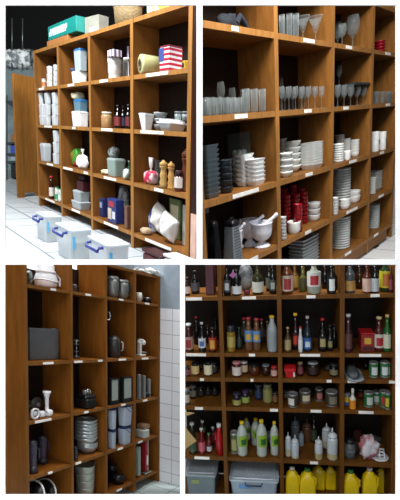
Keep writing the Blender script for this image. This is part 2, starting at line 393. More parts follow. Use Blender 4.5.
# ---------------------------------------------------------------- shelving units
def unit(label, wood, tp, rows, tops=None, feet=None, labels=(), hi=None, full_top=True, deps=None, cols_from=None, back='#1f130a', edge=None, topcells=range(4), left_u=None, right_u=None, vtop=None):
    """posts of thickness tp; rows: indices of zs that carry boards; hi: list of post top heights; feet: height of the post ends"""
    p = PAN[K]; cols = p['cols']; dep = p['dep']; th = TH[K]; zs = p['zs']; wm = m(*wood)
    root = bpy.data.objects.new('shelving_unit', None); COL.objects.link(root); root.location = W @ cw(0, 0, feet[0]); root['label'] = label; root['category'] = 'shelf'
    o = Vector((0, 0, feet[0]))
    def part(name, pc): return mesh_obj(name, shift(pc, 0, 0, -feet[0]), {'shelf_label': m('#f2f2ee', rough=.6), 'back_panel': m(back, 'wood', .6, None, 7)}.get(name, wm), None, root, edge=m(*edge) if edge and name != 'shelf_label' and name != 'back_panel' else None)  # back panels: darker wood, interior shade deepened in the colour
    for i, a in enumerate(cols):
        if left_u and i == 0: continue
        d0 = (deps or {}).get(i, dep)
        pc = box(a-tp/2, a+tp/2, -.004, d0+.012, feet[i], hi[i])
        if vtop and hi[i] > sc(vtop, a, 0)-.001:
            pc = ([(x, y, z if z < hi[i]-.001 else sc(vtop, a, y)) for x, y, z in pc[0]], pc[1], pc[2])
        part('side_panel' if i in (0, 4) else 'divider', pc)
    for r in rows:
        for c in range(4):
            if r == 0 and c not in topcells: continue
            if left_u and c == 0:
                pts = [(sa(left_u, 0, zs[r]), 0), (cols[1]-tp/2, 0), (cols[1]-tp/2, dep), (sa(left_u, dep, zs[r]), dep)]
                part('shelf_board', ([(x, y, zs[r]-th/2) for x, y in pts]+[(x, y, zs[r]+th/2) for x, y in pts], [(3, 2, 1, 0), (4, 5, 6, 7)]+[(i, (i+1) % 4, (i+1) % 4+4, i+4) for i in range(4)], False)); continue
            if right_u and c == 3:
                pts = [(cols[3]+tp/2, 0), (cols[4]-tp/2, 0), (sa(right_u, dep, zs[r]), dep), (cols[3]+tp/2, dep)]
                part('top_board' if r == 0 else 'shelf_board', ([(x, y, zs[r]-th/2) for x, y in pts]+[(x, y, zs[r]+th/2) for x, y in pts], [(3, 2, 1, 0), (4, 5, 6, 7)]+[(i, (i+1) % 4, (i+1) % 4+4, i+4) for i in range(4)], False)); continue
            part('top_board' if r == 0 else 'shelf_board', box(cols[c]+tp/2, cols[c+1]-tp/2, 0, dep, zs[r]-th/2, zs[r]+th/2))
    for c in range(4):
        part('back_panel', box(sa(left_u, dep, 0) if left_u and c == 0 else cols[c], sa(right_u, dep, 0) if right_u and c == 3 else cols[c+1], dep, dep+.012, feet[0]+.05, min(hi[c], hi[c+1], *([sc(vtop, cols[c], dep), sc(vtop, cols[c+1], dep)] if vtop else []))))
    for (u, r, w) in labels:
        a = sa(u, 0, zs[r]); hw = w/2*(sa(u+.5, 0, zs[r])-sa(u-.5, 0, zs[r]))
        part('shelf_label', box(a-hw, a+hw, -.0045, .0005, zs[r]-th*.32, zs[r]+th*.36))
    return root

# ================================================================ white collage border and gutters, modelled as a thin slab grid
def rectc(u0, u1, v0, v1, z=1.2, t=.014):
    X = lambda u: (u-200)/F*z; Y = lambda v: (250-v)/F*z
    return X(u0), X(u1), Y(v1), Y(v0)
def build_front():
    vs = []; fs = []
    H = [-70, 5, 0, 0, 0]; xs_t = [-70, 5, 196.5, 202.5, 396, 470]; xs_b = [-70, 5, 180, 185, 396, 470]; t = .004; z = 1.2
    def slab(u0, u1, v0, v1):
        x0, x1, y0, y1 = rectc(u0, u1, v0, v1); n = len(vs)
        for zz in (-z, -z-t):
            for (x, y) in ((x0, y0), (x1, y0), (x1, y1), (x0, y1)): vs.append(W @ Vector((x, y, zz)))
        for q in ((0, 1, 2, 3), (7, 6, 5, 4), (0, 4, 5, 1), (1, 5, 6, 2), (2, 6, 7, 3), (3, 7, 4, 0)): fs.append(tuple(n+i for i in q))
    slab(-20, 420, -20, 5); slab(-20, 420, 495, 520); slab(-20, 420, 259.3, 264.7)
    slab(-20, 5, 5, 259.3); slab(396, 420, 5, 259.3); slab(196.5, 202.5, 5, 259.3)
    slab(-20, 5, 264.7, 495); slab(396, 420, 264.7, 495); slab(180, 185, 264.7, 495)
    me = bpy.data.meshes.new('collage_border'); me.from_pydata(vs, [], fs); me.materials.append(m('#fbfbfb', rough=.9))
    o = bpy.data.objects.new('collage_border', me); COL.objects.link(o); o['kind'] = 'structure'
build_front()

# ================================================================ upper left room: dry goods shelves
K = 1; P = PAN[1]; Z4 = P['zs'][4]
FZ = Z4-.125
def floorpoly(name, pts, z, mat, t=.04):
    n = len(pts); v = [(x, y, z) for x, y in pts]+[(x, y, z-t) for x, y in pts]
    fs = [tuple(range(n)), tuple(range(2*n-1, n-1, -1))]+[(i, i+n, (i+1) % n+n, (i+1) % n) for i in range(n)]
    struct(name, (v, fs, False), mat, uv=(0, 1))
floorpoly('floor', [(-9, -1.45), (sa(-14, -1.45, FZ), -1.45), gp(140, 281, FZ), gp(150, 279, FZ), gp(198.3, 279, FZ), (sa(198.5, .3, FZ), .3), (sa(198.5, 4.5, FZ), 4.5), (-16, 5.5)], FZ, m('#c3cbd0', 'tile', h2='#69747a', sc_=2.6))
def camplane(name, pts, mat, back=.05):
    """wall panel through camera-space corner points, with thickness"""
    n = (Vector(pts[1])-Vector(pts[0])).cross(Vector(pts[2])-Vector(pts[0])).normalized()
    if n.dot(Vector(pts[0])) < 0: n = -n
    vs = [W @ Vector(p) for p in pts]+[W @ (Vector(p)+n*back) for p in pts]; k = len(pts)
    fs = [tuple(range(k)), tuple(range(2*k-1, k-1, -1))]+[(i, i+k, (i+1) % k+k, (i+1) % k) for i in range(k)]
    me = bpy.data.meshes.new(name); me.from_pydata(vs, [], fs); bm = bmesh.new(); bm.from_mesh(me); bmesh.ops.recalc_face_normals(bm, faces=bm.faces); bm.to_mesh(me); bm.free()
    ul = me.uv_layers.new(name='UVMap')
    e1 = (Vector(pts[1])-Vector(pts[0])).normalized(); e2 = n.cross(e1); Wi = W.inverted()
    for l in me.loops:
        q = Wi @ me.vertices[l.vertex_index].co - Vector(pts[0]); ul.data[l.index].uv = (q.dot(e1)+10, q.dot(e2)+10)
    me.materials.append(mat); o = bpy.data.objects.new(name, me); COL.objects.link(o); o['kind'] = 'structure'; return o
def ray(u, v, d): return ((u-200)/F*d, (250-v)/F*d, -d)
# dark ceiling void and the pale far wall seen past the shelves
camplane('wall_back', [ray(-12, -25, 10.4), ray(199, -25, 10.4), ray(199, 66, 10.4), ray(-12, 66, 10.4)], m('#06070a', rough=.95))
camplane('wall_back', [ray(-12, 62, 10.2), ray(60, 62, 10.2), ray(60, 185, 10.2), ray(-12, 185, 10.2)], m('#8fa3a8', rough=.9))
tp1 = .05
hi1 = [P['zs'][0]+.018]*5
ft1 = [FZ]*5
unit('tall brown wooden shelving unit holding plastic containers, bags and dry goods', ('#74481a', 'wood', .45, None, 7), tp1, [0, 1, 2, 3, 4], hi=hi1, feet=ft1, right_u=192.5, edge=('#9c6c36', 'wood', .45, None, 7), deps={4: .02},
     labels=[(41.5, 1, 5), (71, 1, 6), (104, 1, 8), (157, 1, 22), (48, 2, 7), (74, 2, 3), (107, 2, 11), (152, 2, 23), (50, 3, 6), (68, 3, 9), (86, 3, 4), (110, 3, 12), (159, 3, 9), (50, 4, 9), (76, 4, 8), (111, 4, 14), (158, 4, 26)])
# jamb strip and rosy wall right of the unit
aw = P['cols'][4]+tp1/2+.012
def strip(name, v0, v1, b, uu, mat, a0=aw):
    a1 = sa(uu, b, 0); z0 = sc(v1, a0, b); z1 = sc(v0, a0, b)
    struct(name, box(0, a1-a0, 0, .02, z0, z1), mat, (a0, b, 0))
strip('wall_right', 213.3, 268, .0, 199.0, m('#d9b3a4', rough=.8))
strip('trim_1', -12, 213, .0, 199.2, m('#2c0d0b', rough=.4))
# the neighbouring cabinet, end panel towards us
def cabinet():
    a, b = gp(18.5, 198, FZ); a2, b2 = gp(37, 196, FZ)
    x0, x1 = Vector((a, b, 0)), Vector((a2, b2, 0)); d = x1-x0; L = d.length*1.13; ang = math.atan2(d.y, d.x)
    H = sc(73, a, b)-FZ; parts = [
        ('end_panel', shift(box(0, L-.01, 0, .03, .06, H, .004), rot=ang), m('#8a5a24', 'wood', .45, None, 7)),
        ('foot', shift(box(0, L*.3, 0, .03, 0, .06), rot=ang), m('#8a5a24', 'wood', .45, None, 7)),
        ('foot', shift(box(L*.85, L-.01, 0, .03, 0, .06), rot=ang), m('#8a5a24', 'wood', .45, None, 7))]
    thing('cabinet', 'plain brown wooden end panel of a neighbouring cabinet left of the container shelves', 'cabinet', None, (a, b, FZ), parts)
cabinet()
# far background: steel rack with bins, foil duct
def farbox(name, text, cat, u0, u1, v0, v1, d, hexc, kind='plain', dz=.3, extra=None):
    x0, y1, _ = ray(u0, v0, d); x1, y0, _ = ray(u1, v1, d)
    g = 0
    M = Matrix((P['ex'], P['ey'], P['ez'])).transposed().inverted()
    v, f, s = box(x0, x1, -d-dz, -d, 0, y1-y0)
    o = M @ (Vector((x0, y0, -d))-P['T'])
    vv = [tuple(M @ Vector((q[0]-x0, q[2], q[1]+d))) for q in v]
    return thing(name, text, cat, None, tuple(o), [('body', (vv, [fc for fc in f], s), m(hexc, kind))]+([] if not extra else extra))
def duct():
    x0, y1, _ = ray(-8, 50, 8); x1, y0, _ = ray(33.5, 69, 8)
    M = Matrix((P['ex'], P['ey'], P['ez'])).transposed().inverted(); R = (y1-y0)/2
    n = 28; pts = []; rr = []
    for i in range(n):
        t = i/(n-1); pts.append(tuple(M @ Vector(((x1-x0)*t, R, 0)))); rr.append(R*(1+.06*math.sin(i*2.1)))
    rods = [tube([tuple(M @ Vector(((x1-x0)*t, R-.25, .12))), tuple(M @ Vector(((x1-x0)*t, R*2+.5, .12)))], .012) for t in (.35, .55, .8)]
    pc = tube(pts, rr, 16)
    thing('foil_duct', 'crinkled silver foil duct under the dark ceiling in the far left', 'duct', None, tuple(M @ (Vector((x0, y0, -8))-P['T'])),
          [('duct_skin', pc, m('#d5dde0', 'blotch', .25, '#6c7478', 9)), ('hanger', join(*rods), m('#555a5e', 'metal'))])
duct()
def rack():
    d = 8.72; M = Matrix((P['ex'], P['ey'], P['ez'])).transposed().inverted()
    x0, y0, _ = ray(5.5, 179.5, d); x1, y1, _ = ray(24, 95, d); w = x1-x0; h = y1-y0
    T = lambda pc: ([tuple(M @ Vector((q[0], q[2], -q[1]))) for q in pc[0]], pc[1], pc[2])
    parts = [('post', T(box(x, x+.03, yy, yy+.03, 0, h)), m('#6d7a80', 'metal')) for x in (0, w-.03) for yy in (0, .4)]
    parts += [('rack_shelf', T(box(0, w, 0, .43, z, z+.03)), m('#59666c', 'metal')) for z in [(180-v_)/F*8.72-.03 for v_ in (142.4, 153.5, 161.6, 101)]]
    thing('steel_rack', 'grey steel storage rack standing in the far left background', 'rack', None, tuple(M @ (Vector((x0, y0, -d))-P['T'])), parts)
rack()
farbox('cardboard_box', 'small brown cardboard box on the far steel rack', 'box', 10.6, 20, 134.5, 142, 8.8, '#8a6038')
farbox('storage_bin', 'blue plastic bin on the far steel rack', 'bin', 10.6, 20, 145, 153, 8.8, '#2c4fa8')
farbox('storage_bin', 'pale grey bin below the blue one on the far rack', 'bin', 10.6, 20, 155.3, 160.7, 8.8, '#93a4aa')
farbox('waste_bin', 'black bin on the floor under the far rack', 'bin', 11, 20, 164.5, 177.5, 8.8, '#12181a')
# --- on top of the unit
zt = P['zs'][0]+.019
o, z = boxy(zt, 47, 85, 38, 'long brown cardboard box on top of the shelves under the teal box', '#a9713f', name='cardboard_box', bf=.1, d=.8)
def tealbox():
    a0, a1, b0, b1, _ = ext(zt, 48.5, 94, .1, .8); H = hgt((a0+a1)/2, b0, z, 21.5); w, dd = (a1-a0)/2, (b1-b0)/2
    zig = []
    for i in range(9):
        x = -w*.9+i*w*1.15/8
        zig.append(box(x, x+w*.07, -dd-.003, -dd, H*(.25+.0*i), H*.55)); zig.append(box(x+w*.07, x+w*.14, -dd-.003, -dd, H*.45, H*.75))
    thing('teal_box', 'teal box with white pattern lying on a brown cardboard box', 'box', None, ((a0+a1)/2, (b0+b1)/2, z+.001),
          [('body', box(-w, w, -dd, dd, 0, H, .004), m('#157f78')), ('printed_pattern', join(*zig), m('#e8efee'))])
tealbox()
boxy(zt, 86, 108, 16, 'small grey box on top of the shelves behind a crumpled bag', '#8f8f85', bf=.9, d=.5, rot=.12)
bag(zt, 95, .3, 6.5, 27, 'small crumpled whitish bag on top of the shelves beside the grey box', '#b9bcb8', seed=3)
def basket():
    a, b, z_, R, sy = spot(zt, 128, .5, 18.5); H = hgt(a, b, z_, 5)
    thing('wicker_basket', 'round tan wicker basket on top of the shelves', 'basket', None, (a, b, z_), [
        ('body', lathe([(R*.8, 0), (R*.86, H*.1), (R*.97, H*.9), (R*.93, H*.9), (R*.8, H*.1)], 26, sy), m('#8a744a', 'weave', .8, '#2c1f0e', 30)),
        ('rim', lathe([(R*.97, H*.88), (R*1.03, H*.92), (R*1.03, H*.98), (R*.97, H), (R*.92, H*.94), (R*.97, H*.88)], 26, sy, False), m('#94805a', 'weave', .8, '#4a381c', 40))])
basket()
def flowerbox():
    a0, a1, b0, b1, _ = ext(zt, 146.5, 171, .1, .7); H = hgt((a0+a1)/2, b0, zt, -6); w, dd = (a1-a0)/2, (b1-b0)/2
    thing('patterned_box', 'pale box with yellow and green pattern on top of the shelves right of the basket', 'box', None, ((a0+a1)/2, (b0+b1)/2, zt), [
        ('body', box(-w, w, -dd, dd, 0, H, .01), m('#d9dcc6', 'blotch', .6, '#c3b451', 14)), ('lid', box(-w*1.03, w*1.03, -dd*1.03, dd*1.03, H, H+.02, .004), m('#e6e6da'))])
flowerbox()
# --- row 1
zz = top(1)
def tubs(row, u0, u1, vb, vt, n, texts, **kw):
    """a pile of n containers between the pixel rows vb and vt"""
    z_ = zbase(row)
    for i in range(n):
        v = vb+(vt-vb)*(i+1)/n
        o, z2 = tub(z_ if i else row, u0, u1, v, texts[i] if isinstance(texts, list) else texts, **kw); z_ = z2+.0015
    return z_
tubs(1, 46.5, 53, 88, 66, 3, ['small white lidded container, lowest of the left pile in the top left cell', 'small white lidded container, middle of the left pile in the top left cell', 'small white lidded container topping the left pile in the top left cell'], kind='plain', body='#d9dcda', lid='#e8eae8', bf=.5, d=.45)
tubs(1, 53, 58, 87, 64.5, 4, ['small clear container, bottom one beside the divider in the top left cell', 'small clear container, second from the bottom beside the divider in the top left cell', 'small clear container, third from the bottom beside the divider in the top left cell', 'small clear container, top one beside the divider in the top left cell'], bf=.2, d=.25)
jar(1, 44, .1, 2.3, 79, 'small jar with a reddish label in the top left cell', '#cfc9bd', '#d0d0cc', '#b0714a')
o, z = tub(1, 71, 88.5, 71, 'wide white rectangular tub at the front of the second top cell', body='#e8ebea', lid='#f2f4f4', kind='plain', bf=.1, d=.75, lidf=.08)
o2, z2 = tub(z+.002, 73.5, 88.5, 48.5, 'tall clear container with a blue lid on top of the white tub', body='#b9c6cb', lid='#3f7fc0', bf=.2, d=.6, lidf=.1)
bag(z+.002, 72.8, .0, 2.6, 68, 'small dark blue lidded pot beside the tall clear container', '#37456a', name='small_pot', cat='pot', seed=2, amp=.03)
a, b, z, R, sy = spot(1, 115, .3, 6.8); H = hgt(a, b, z, 60)
thing('plastic_jug', 'white ribbed plastic jug under a striped box in the third top cell', 'jug', None, (a, b, z), [('body', lathe([(R*.9, 0), (R*.95, H*.1), (R*.92, H*.3), (R, H*.34), (R, H*.8), (R*1.05, H*.9), (R*1.05, H)], 18, sy), m('#d5d7d3', rough=.3)), ('lid', lathe([(R*1.07, H), (R*1.07, H*1.06)], 18, sy), m('#c2c4c2'))])
boxy(z+H*1.07, 107.5, 122, 49.5, 'white box with blue and red stripes lying on the white jug', mat=m('#e6e6ea', 'xstripe', .5, '#7d5a84', 9), bf=.2, d=.5)
jar(1, 127, .2, 4.2, 58, 'clear glass jar with a pale lid beside the wrap roll', '#c9c9b8', '#b9bcb4', kind='glass')
boxy(1, 126.5, 131.5, 46, 'narrow striped box standing on end behind the glass jar', mat=m('#e0e0e6', 'xstripe', .5, '#5a4a80', 12), bf=.9, d=.15)
def roll():
    a, b, z, R, sy = spot(1, 137.5, .0, 10); H = 2*R
    L = .36; ax = Vector((math.cos(1.35), math.sin(1.35), 0))
    def ring(t, r): 
        c = ax*t; e = Vector((-ax.y, ax.x, 0)); return [tuple(c+e*r*math.cos(q)+Vector((0, 0, R+r*math.sin(q)))) for q in [2*math.pi*i/22 for i in range(22)]]
    def cyl(rings, close=False):
        v = []; f = []
        for q in rings: v += q
        for j in range(len(rings)-1):
            for i in range(22): k = (i+1) % 22; f.append((j*22+i, j*22+k, (j+1)*22+k, (j+1)*22+i))
        return v, f, True
    R *= .93
    thing('cling_film_roll', 'thick roll of yellowish cling film lying on the shelf with its hollow core towards us', 'roll', None, (a, .012, z), [
        ('film', cyl([ring(0, R*.55), ring(0, R*.95), ring(.01, R), ring(L*.62, R), ring(L*.62, R*.7)]), m('#c9c58c', 'plain', .25)),
        ('core', cyl([ring(-.006, R*.45), ring(-.006, R*.58), ring(L*.6, R*.58), ring(L*.6, R*.45), ring(-.006, R*.45)]), m('#7d7257'))])
roll()
def flagbox():
    a0, a1, b0, b1, z = ext(1, 159.5, 182, .25, .6); H = hgt((a0+a1)/2, b0, z, 47); w, dd = (a1-a0)/2, (b1-b0)/2
    body = box(-w, w, -dd, dd, 0, H, .004)
    st = join(*[box(-w-.002, w+.002, -dd-.003, dd+.002, H*t, H*(t+.09)) for t in (.06, .26, .46, .66, .86)])
    thing('striped_box', 'box printed with red and white stripes and a blue corner in the top right cell', 'box', None, ((a0+a1)/2, (b0+b1)/2, z), [
        ('body', body, m('#e6e3ea')), ('red_stripe', st, m('#b81f3a')), ('blue_corner', box(-w-.003, -w*.1, -dd-.005, -dd, H*.45, H*.97), m('#3c4a8c')),
        ('lid', tilt(box(-w*.9, w*1.02, -dd, dd, 0, .012), 0)[0:0] or shift(box(-w*.9, w*1.02, -dd, dd, 0, .012), 0, 0, H), m('#7a2433'))])
flagbox()
boxy(1, 182, 189, 60.5, 'small yellow and black packet in the corner of the top right cell', '#b8962e', name='packet', bf=.1, d=.5, lab=('#2a2a22', .1, .6, .2, .7), cat='packet')
# --- row 2
for ci, (u0, u1) in enumerate([(37.3, 44), (44.2, 51.4), (51.6, 59.3)]):
    side = ['left', 'middle', 'right'][ci]
    tubs(2, u0, u1, 126+ci*.4, 92.5, 3, ['clear lidded food container, %s of the %s pile on the second shelf' % (q, side) for q in ('bottom', 'middle', 'top')], bf=.1, d=[.25, .3, .35][ci], body='#e3e8ea', lid='#f3f6f7')
o, z = tub(2, 71, 90, 111, 'square white plastic tub in the second cell of the second shelf', body='#ececea', lid='#f6f6f4', kind='plain', bf=.1, d=.7, lidf=.1)
o, z3 = tub(z+.002, 73, 89, 99, 'round clear food tub with a blue lid on the square white tub', body='#6f94a6', lid='#3c86c4', bf=.2, d=.6, lidf=.2)
bag(z3+.002, 78.5, .3, 8, 92, 'cream paper bag folded on top of the blue lidded tub', '#cfc4a4', seed=4)
jar(2, 107, .2, 5.8, 112, 'glass jar of nuts in the third cell of the second shelf', '#a88358', '#c9c4b6', kind='plain', name='nut_jar')
bottle(2, 118, .3, 3.8, 105, 'dark bottle with a red and white label beside the nut jar', '#120c0c', '#1a1a1a', '#7a2d2d')
bottle(2, 123.3, .8, 3, 106, 'dark bottle between two others on the second shelf, set back', '#15131a', '#33222a', '#4a4f66')
bottle(2, 128.5, .2, 3.2, 104.5, 'dark bottle against the divider on the second shelf', '#100d10', '#1f1f22', '#6b2630')
def sqcup():
    a, b, z, R, sy = spot(2, 146.5, .1, 6); H = hgt(a, b, z, 114)
    thing('paper_cup', 'white square cup flaring upward on the second shelf', 'cup', None, (a, b, z), [('body', loft([(0, R*.62, R*.62, .01), (H, R, R, .015), (H, R*.93, R*.93, .012), (H*.1, R*.56, R*.56, .01)]), m('#eceff0')), ('rim', loft([(H-.01, R*1.02, R*1.02, .015), (H+.004, R*1.02, R*1.02, .015), (H+.004, R*.93, R*.93, .012)], 3, False), m('#f6f8f8'))])
sqcup()
stack(2, 160.5, .9, 7, 113, 3, 'clear plastic bowl nested in the pile behind the white tray', 'clear plastic bowls behind the tray', 'bowl', mat=m('#aab3b5', 'frost'), name='plastic_bowl')
def tray():
    a0, a1, b0, b1, z = ext(2, 155, 189, .0, .8); H = hgt((a0+a1)/2, b0, z, 118.5); w, dd = (a1-a0)/2, (b1-b0)/2
    thing('foil_tray', 'long white foil tray with a flat lid on the second shelf at right', 'tray', None, ((a0+a1)/2, (b0+b1)/2, z), [
        ('body', loft([(0, w*.72, dd*.7, .03), (H*.6, w*.93, dd*.93, .03), (H*.62, w, dd, .03)]), m('#b9c0c2', 'metal', .4)), ('lid', loft([(H*.62, w*1.0, dd, .03), (H*.75, w*1.0, dd, .03), (H*.8, w*.85, dd*.85, .03), (H, w*.83, dd*.83, .03)]), m('#dfe4e5', rough=.3))])
    jz = z+H+.002
    for u, t in ((178, 'left'), (185.5, 'right')):
        a, b, _, R, sy = spot(jz, u, .7, 3.6); Hj = hgt(a, b, jz, 111.5)
        thing('lidded_pot', 'small clear lidded pot, %s of two standing on the white tray' % t, 'pot', None, (a, b, jz), [('body', lathe([(R*.85, 0), (R, Hj*.7)], 14, sy), m('#9aa6a8', 'frost')), ('lid', lathe([(R*1.05, Hj*.7), (R*1.05, Hj)], 14, sy), m('#4d5658'))])
tray()
# --- row 3
o, z = tub(3, 38.5, 52.5, 143, 'wide clear container with a grey lid in the left cell of the third shelf', body='#c9d0d4', lid='#dde2e6', bf=.1, d=.6, lidf=.2)
tubs(3, 52.8, 60.2, 165, 130.5, 3, ['upright clear container, %s of the tall pile on the third shelf' % q for q in ('bottom', 'middle', 'top')], bf=.0, d=.3, body='#dfe5e8', lid='#f2f5f7')
bag(3, 69.5, .6, 5, 157, 'dark purple bag of onions on the third shelf', '#45222f', seed=6, kind='blotch', h2='#6e3a4a', sc_=20)
bag(3, 75, .9, 7.5, 149, 'green and red snack bag behind the white plastic bag', '#3d8a2c', seed=7, kind='blotch', h2='#b3262a', sc_=7)
bag(3, 83, .0, 7.3, 149, 'knotted white plastic carrier bag in the second cell of the third shelf', '#e9ecee', seed=8, amp=.2, neck=(.68, '#eef2f4'), name='carrier_bag')
o, z = tub(3, 106, 127, 158, 'clear plastic box of greenish food under a clear bag on the third shelf', body='#9fb3ac', lid='#b5c4c0', bf=.4, d=.6, fill=('#5d7060',), lidf=.15)
bag(z+.002, 114, .4, 6.5, 147, 'clear bag lying on the greenish food box', '#8f9896', seed=9, kind='blotch', h2='#565b58', sc_=20, amp=.2)
bag(3, 106, .0, 6, 169.5, 'yellow and white packet lying at the front of the third cell', '#d3cf8a', seed=10, kind='blotch', h2='#e6e6dc', sc_=18, name='packet', cat='packet')
bag(3, 126.5, .0, 4.2, 169, 'small white and green packet near the divider on the third shelf', '#dfe5e0', seed=11, kind='blotch', h2='#80927c', sc_=14, name='packet', cat='packet')
bottle(3, 129, .9, 2.3, 160.5, 'small green bottle against the divider on the third shelf', '#2d6a3a', '#dcdcd0')
bag(3, 151, .1, 8.5, 157.5, 'tied clear bag with bright red contents in the right cell of the third shelf', '#c42447', seed=12, kind='blotch', h2='#d9c4c8', sc_=14, neck=(.5, '#d9d4d4'))
def mill(u, bf, r, vt, text, hexc, clear=False):
    a, b, z, R, sy = spot(3, u, bf, r); H = hgt(a, b, z, vt)
    pr = [(R, 0), (R, H*.05), (R*.8, H*.1), (R*.95, H*.2), (R*.7, H*.32), (R*.9, H*.45), (R*.72, H*.55), (R*.62, H*.68), (R*.9, H*.75), (R*.95, H*.78)]
    hd = [(R*.8, H*.79), (R*.95, H*.83), (R*.9, H*.9), (R*.4, H*.95), (R*.3, H*.97), (R*.3, H)]
    parts = [('body', lathe(pr, 16, sy), m(hexc, 'wood', .4, None, 20)), ('head', lathe(hd, 16, sy), m(hexc, 'wood', .4, None, 20))]
    if clear: parts.append(('base_ring', lathe([(R*1.12, 0), (R*1.12, H*.06), (R*1.02, H*.1)], 16, sy), m('#8f8a78', 'glass')))
    thing('pepper_mill', text, 'pepper mill', None, (a, b, z), parts)
mill(163.5, .0, 4.4, 160, 'pale wooden pepper mill with a clear base behind the red bag', '#b8945a', True)
mill(171, .2, 3.8, 161.5, 'pale wooden pepper mill right of the clear based mill', '#b88c50')
mill(184.8, .3, 3.9, 149, 'tall dark wooden pepper mill at the right end of the third shelf', '#5a2a18')
jar(3, 178.3, .0, 4, 170.5, 'spice jar with a dark lid and white label between the mills', '#5a2c22', '#30151a', '#d9d2cc', name='spice_jar', lidf=.28)
tumbler(3, 158.5, .95, 4, 160, 'clear glass behind the pepper mills')
# --- row 4
bottle(4, 51.8, .0, 2.5, 176, 'soy sauce bottle with a red cap and white label on the fourth shelf', '#2a0f0c', '#b81f1f', '#d8cfc6', nr=.5)
bottle(4, 57, .0, 2.1, 187, 'small bottle with a green cap, left of two on the fourth shelf', '#c9d2c6', '#1f8a5a', '#3c9a6a', nr=.8)
bottle(4, 60.3, .1, 2.0, 188.5, 'small bottle with a green cap, right of two by the divider', '#c4ccc2', '#1c7d52', '#e0e4da', nr=.8)
o, z = tub(4, 70.5, 92, 201, 'wide clear plastic tray box at the bottom of the pile on the fourth shelf', body='#b9c0c2', lid='#cfd6d8', bf=.0, d=.8, lidf=.12)
o, z = tub(z+.002, 72, 91.5, 190.5, 'smaller clear plastic box resting on the wide clear tray box', body='#aeb6b8', lid='#c6cdcf', bf=.15, d=.7, lidf=.15)
boxy(z+.002, 77, 90.5, 181, 'dark red box lying on the clear plastic boxes', '#43161c', bf=.4, d=.5)
boxy(z+.062, 79, 90.5, 175.5, 'dark purple box topping the pile in the second cell of the fourth shelf', '#2c141f', bf=.5, d=.4, vb=180.4)
boxy(4, 99.5, 108, 198.5, 'narrow dark blue box left of the bigger blue box', '#232c5e', bf=.4, d=.4, lab=('#8f97b8', .2, .8, .5, .8))
boxy(4, 107.5, 124, 199, 'dark blue food box with a photo print on the fourth shelf', '#27336e', bf=.05, d=.35, lab=[('#c3b4a6', .1, .5, .15, .6), ('#a82b38', .2, .8, .68, .9), ('#d8d8e2', .6, .9, .2, .5)])
boxy(4, 124.3, 131.3, 206, 'small brown packet beside the blue food box', '#6e4a38', name='packet', cat='packet', bf=.05, d=.3)
bag(4, 124, .9, 6.5, 187, 'grey clear plastic bag behind the blue food box', '#6d6f74', seed=13, kind='blotch', h2='#a9adb0', sc_=20, amp=.2)
zf = top(4)
bag(4, 145.5, .8, 5.5, 210, 'blue and white bag lying under the flour sacks', '#3a4f9a', seed=14, kind='blotch', h2='#dfe2ea', sc_=7)
bag(4, 146, .0, 6.5, 227.5, 'small beige bag at the front left under the flour sacks', '#b9a184', seed=15, amp=.08)
def sack(u, v, rx, ry, h, rot, text, seed, z0, b0):
    a = sa(u, b0, z0); s = 1/ppm(a, b0, z0)
    pc = pillow(2*rx*s, h*s, 2*ry*s, seed)
    thing('flour_sack', text, 'sack', None, (a, b0, z0), [('body', tilt(pc, rot, 'y'), m('#e9e8e4', 'cloth')), ('seam', tilt(box(-rx*s*.8, rx*s*.8, -.004, .004, h*s*.965, h*s*.985), rot, 'y'), m('#cfcdc6', 'cloth'))])
sack(157, 227, 12, 7, 25, .45, 'white flour sack leaning against the left of the other sack', 21, zf+.05, .17)
sack(167, 242, 12.5, 7, 25, .3, 'white flour sack in front, slumped at the right', 22, zf+.035, .075)
boxy(4, 169, 182, 199, 'flat green and yellow box leaning behind the flour sacks', '#6a7f4e', bf=.95, d=.1, lab=('#cfc7a4', .15, .85, .15, .85))
boxy(4, 182, 188.5, 205, 'white packet standing in the right corner of the fourth shelf', '#b9b6ae', name='packet', cat='packet', bf=.7, d=.25)
# --- on the floor: the three big bins and things right of them
def bin_(u0, uc, v0, u1, vt, text, extra):
    a0, b0 = gp(u0+1, v0, FZ); a1 = sa(uc, b0, FZ); b1 = b0+.1
    while b1 < -.015 and px(a1, b1, FZ+.2)[0] < u1: b1 += .01
    H = sc(vt, a0, b0)-FZ; w, dd = (a1-a0)/2, (b1-b0)/2; hl = H*.9
    r = w*.18
    parts = [('body', loft([(0, w*.86, dd*.88, r), (hl*.02, w*.88, dd*.9, r), (hl, w*.97, dd*.97, r), (hl, w*.93, dd*.95, r), (hl*.04, w*.84, dd*.86, r)]), m('#dfe5ea', 'clear')),
             ('lid', loft([(hl, w, dd, r), (hl+H*.05, w*1.02, dd*1.01, r), (hl+H*.055, w*.86, dd*.93, r), (H*.97, w*.84, dd*.91, r), (H*.97, w*.7, dd*.8, r), (H, w*.68, dd*.78, r)]), m('#c9d3da', 'clear')),
             ('contents', loft([(hl*.06, w*.76, dd*.8, r), (hl*.6, w*.82, dd*.84, r)]), m(extra[0], 'blotch', .6, extra[1], 6)),
             ('handle', tube([(-w*.6, -dd*.97, hl*.93), (-w*.6, -dd-.03, hl*.92), (-w*.55, -dd-.035, hl*.82), (w*.5, -dd-.035, hl*.82), (w*.55, -dd-.03, hl*.92), (w*.55, -dd*.97, hl*.93)], .011, 7), m('#2b3a86')),
             ('sticker', box(w*.9, w*.965, -dd*.8, -dd*.55, hl*.45, hl*.85), m('#5aa9d6'))]
    thing('storage_bin', text, 'bin', None, ((a0+a1)/2, (b0+b1)/2, FZ), parts)
bin_(34.5, 46, 237, 62, 210.5, 'clear plastic storage bin with blue handle, furthest from the camera of the floor bins', ('#c9d0d4', '#a9b8a0'))
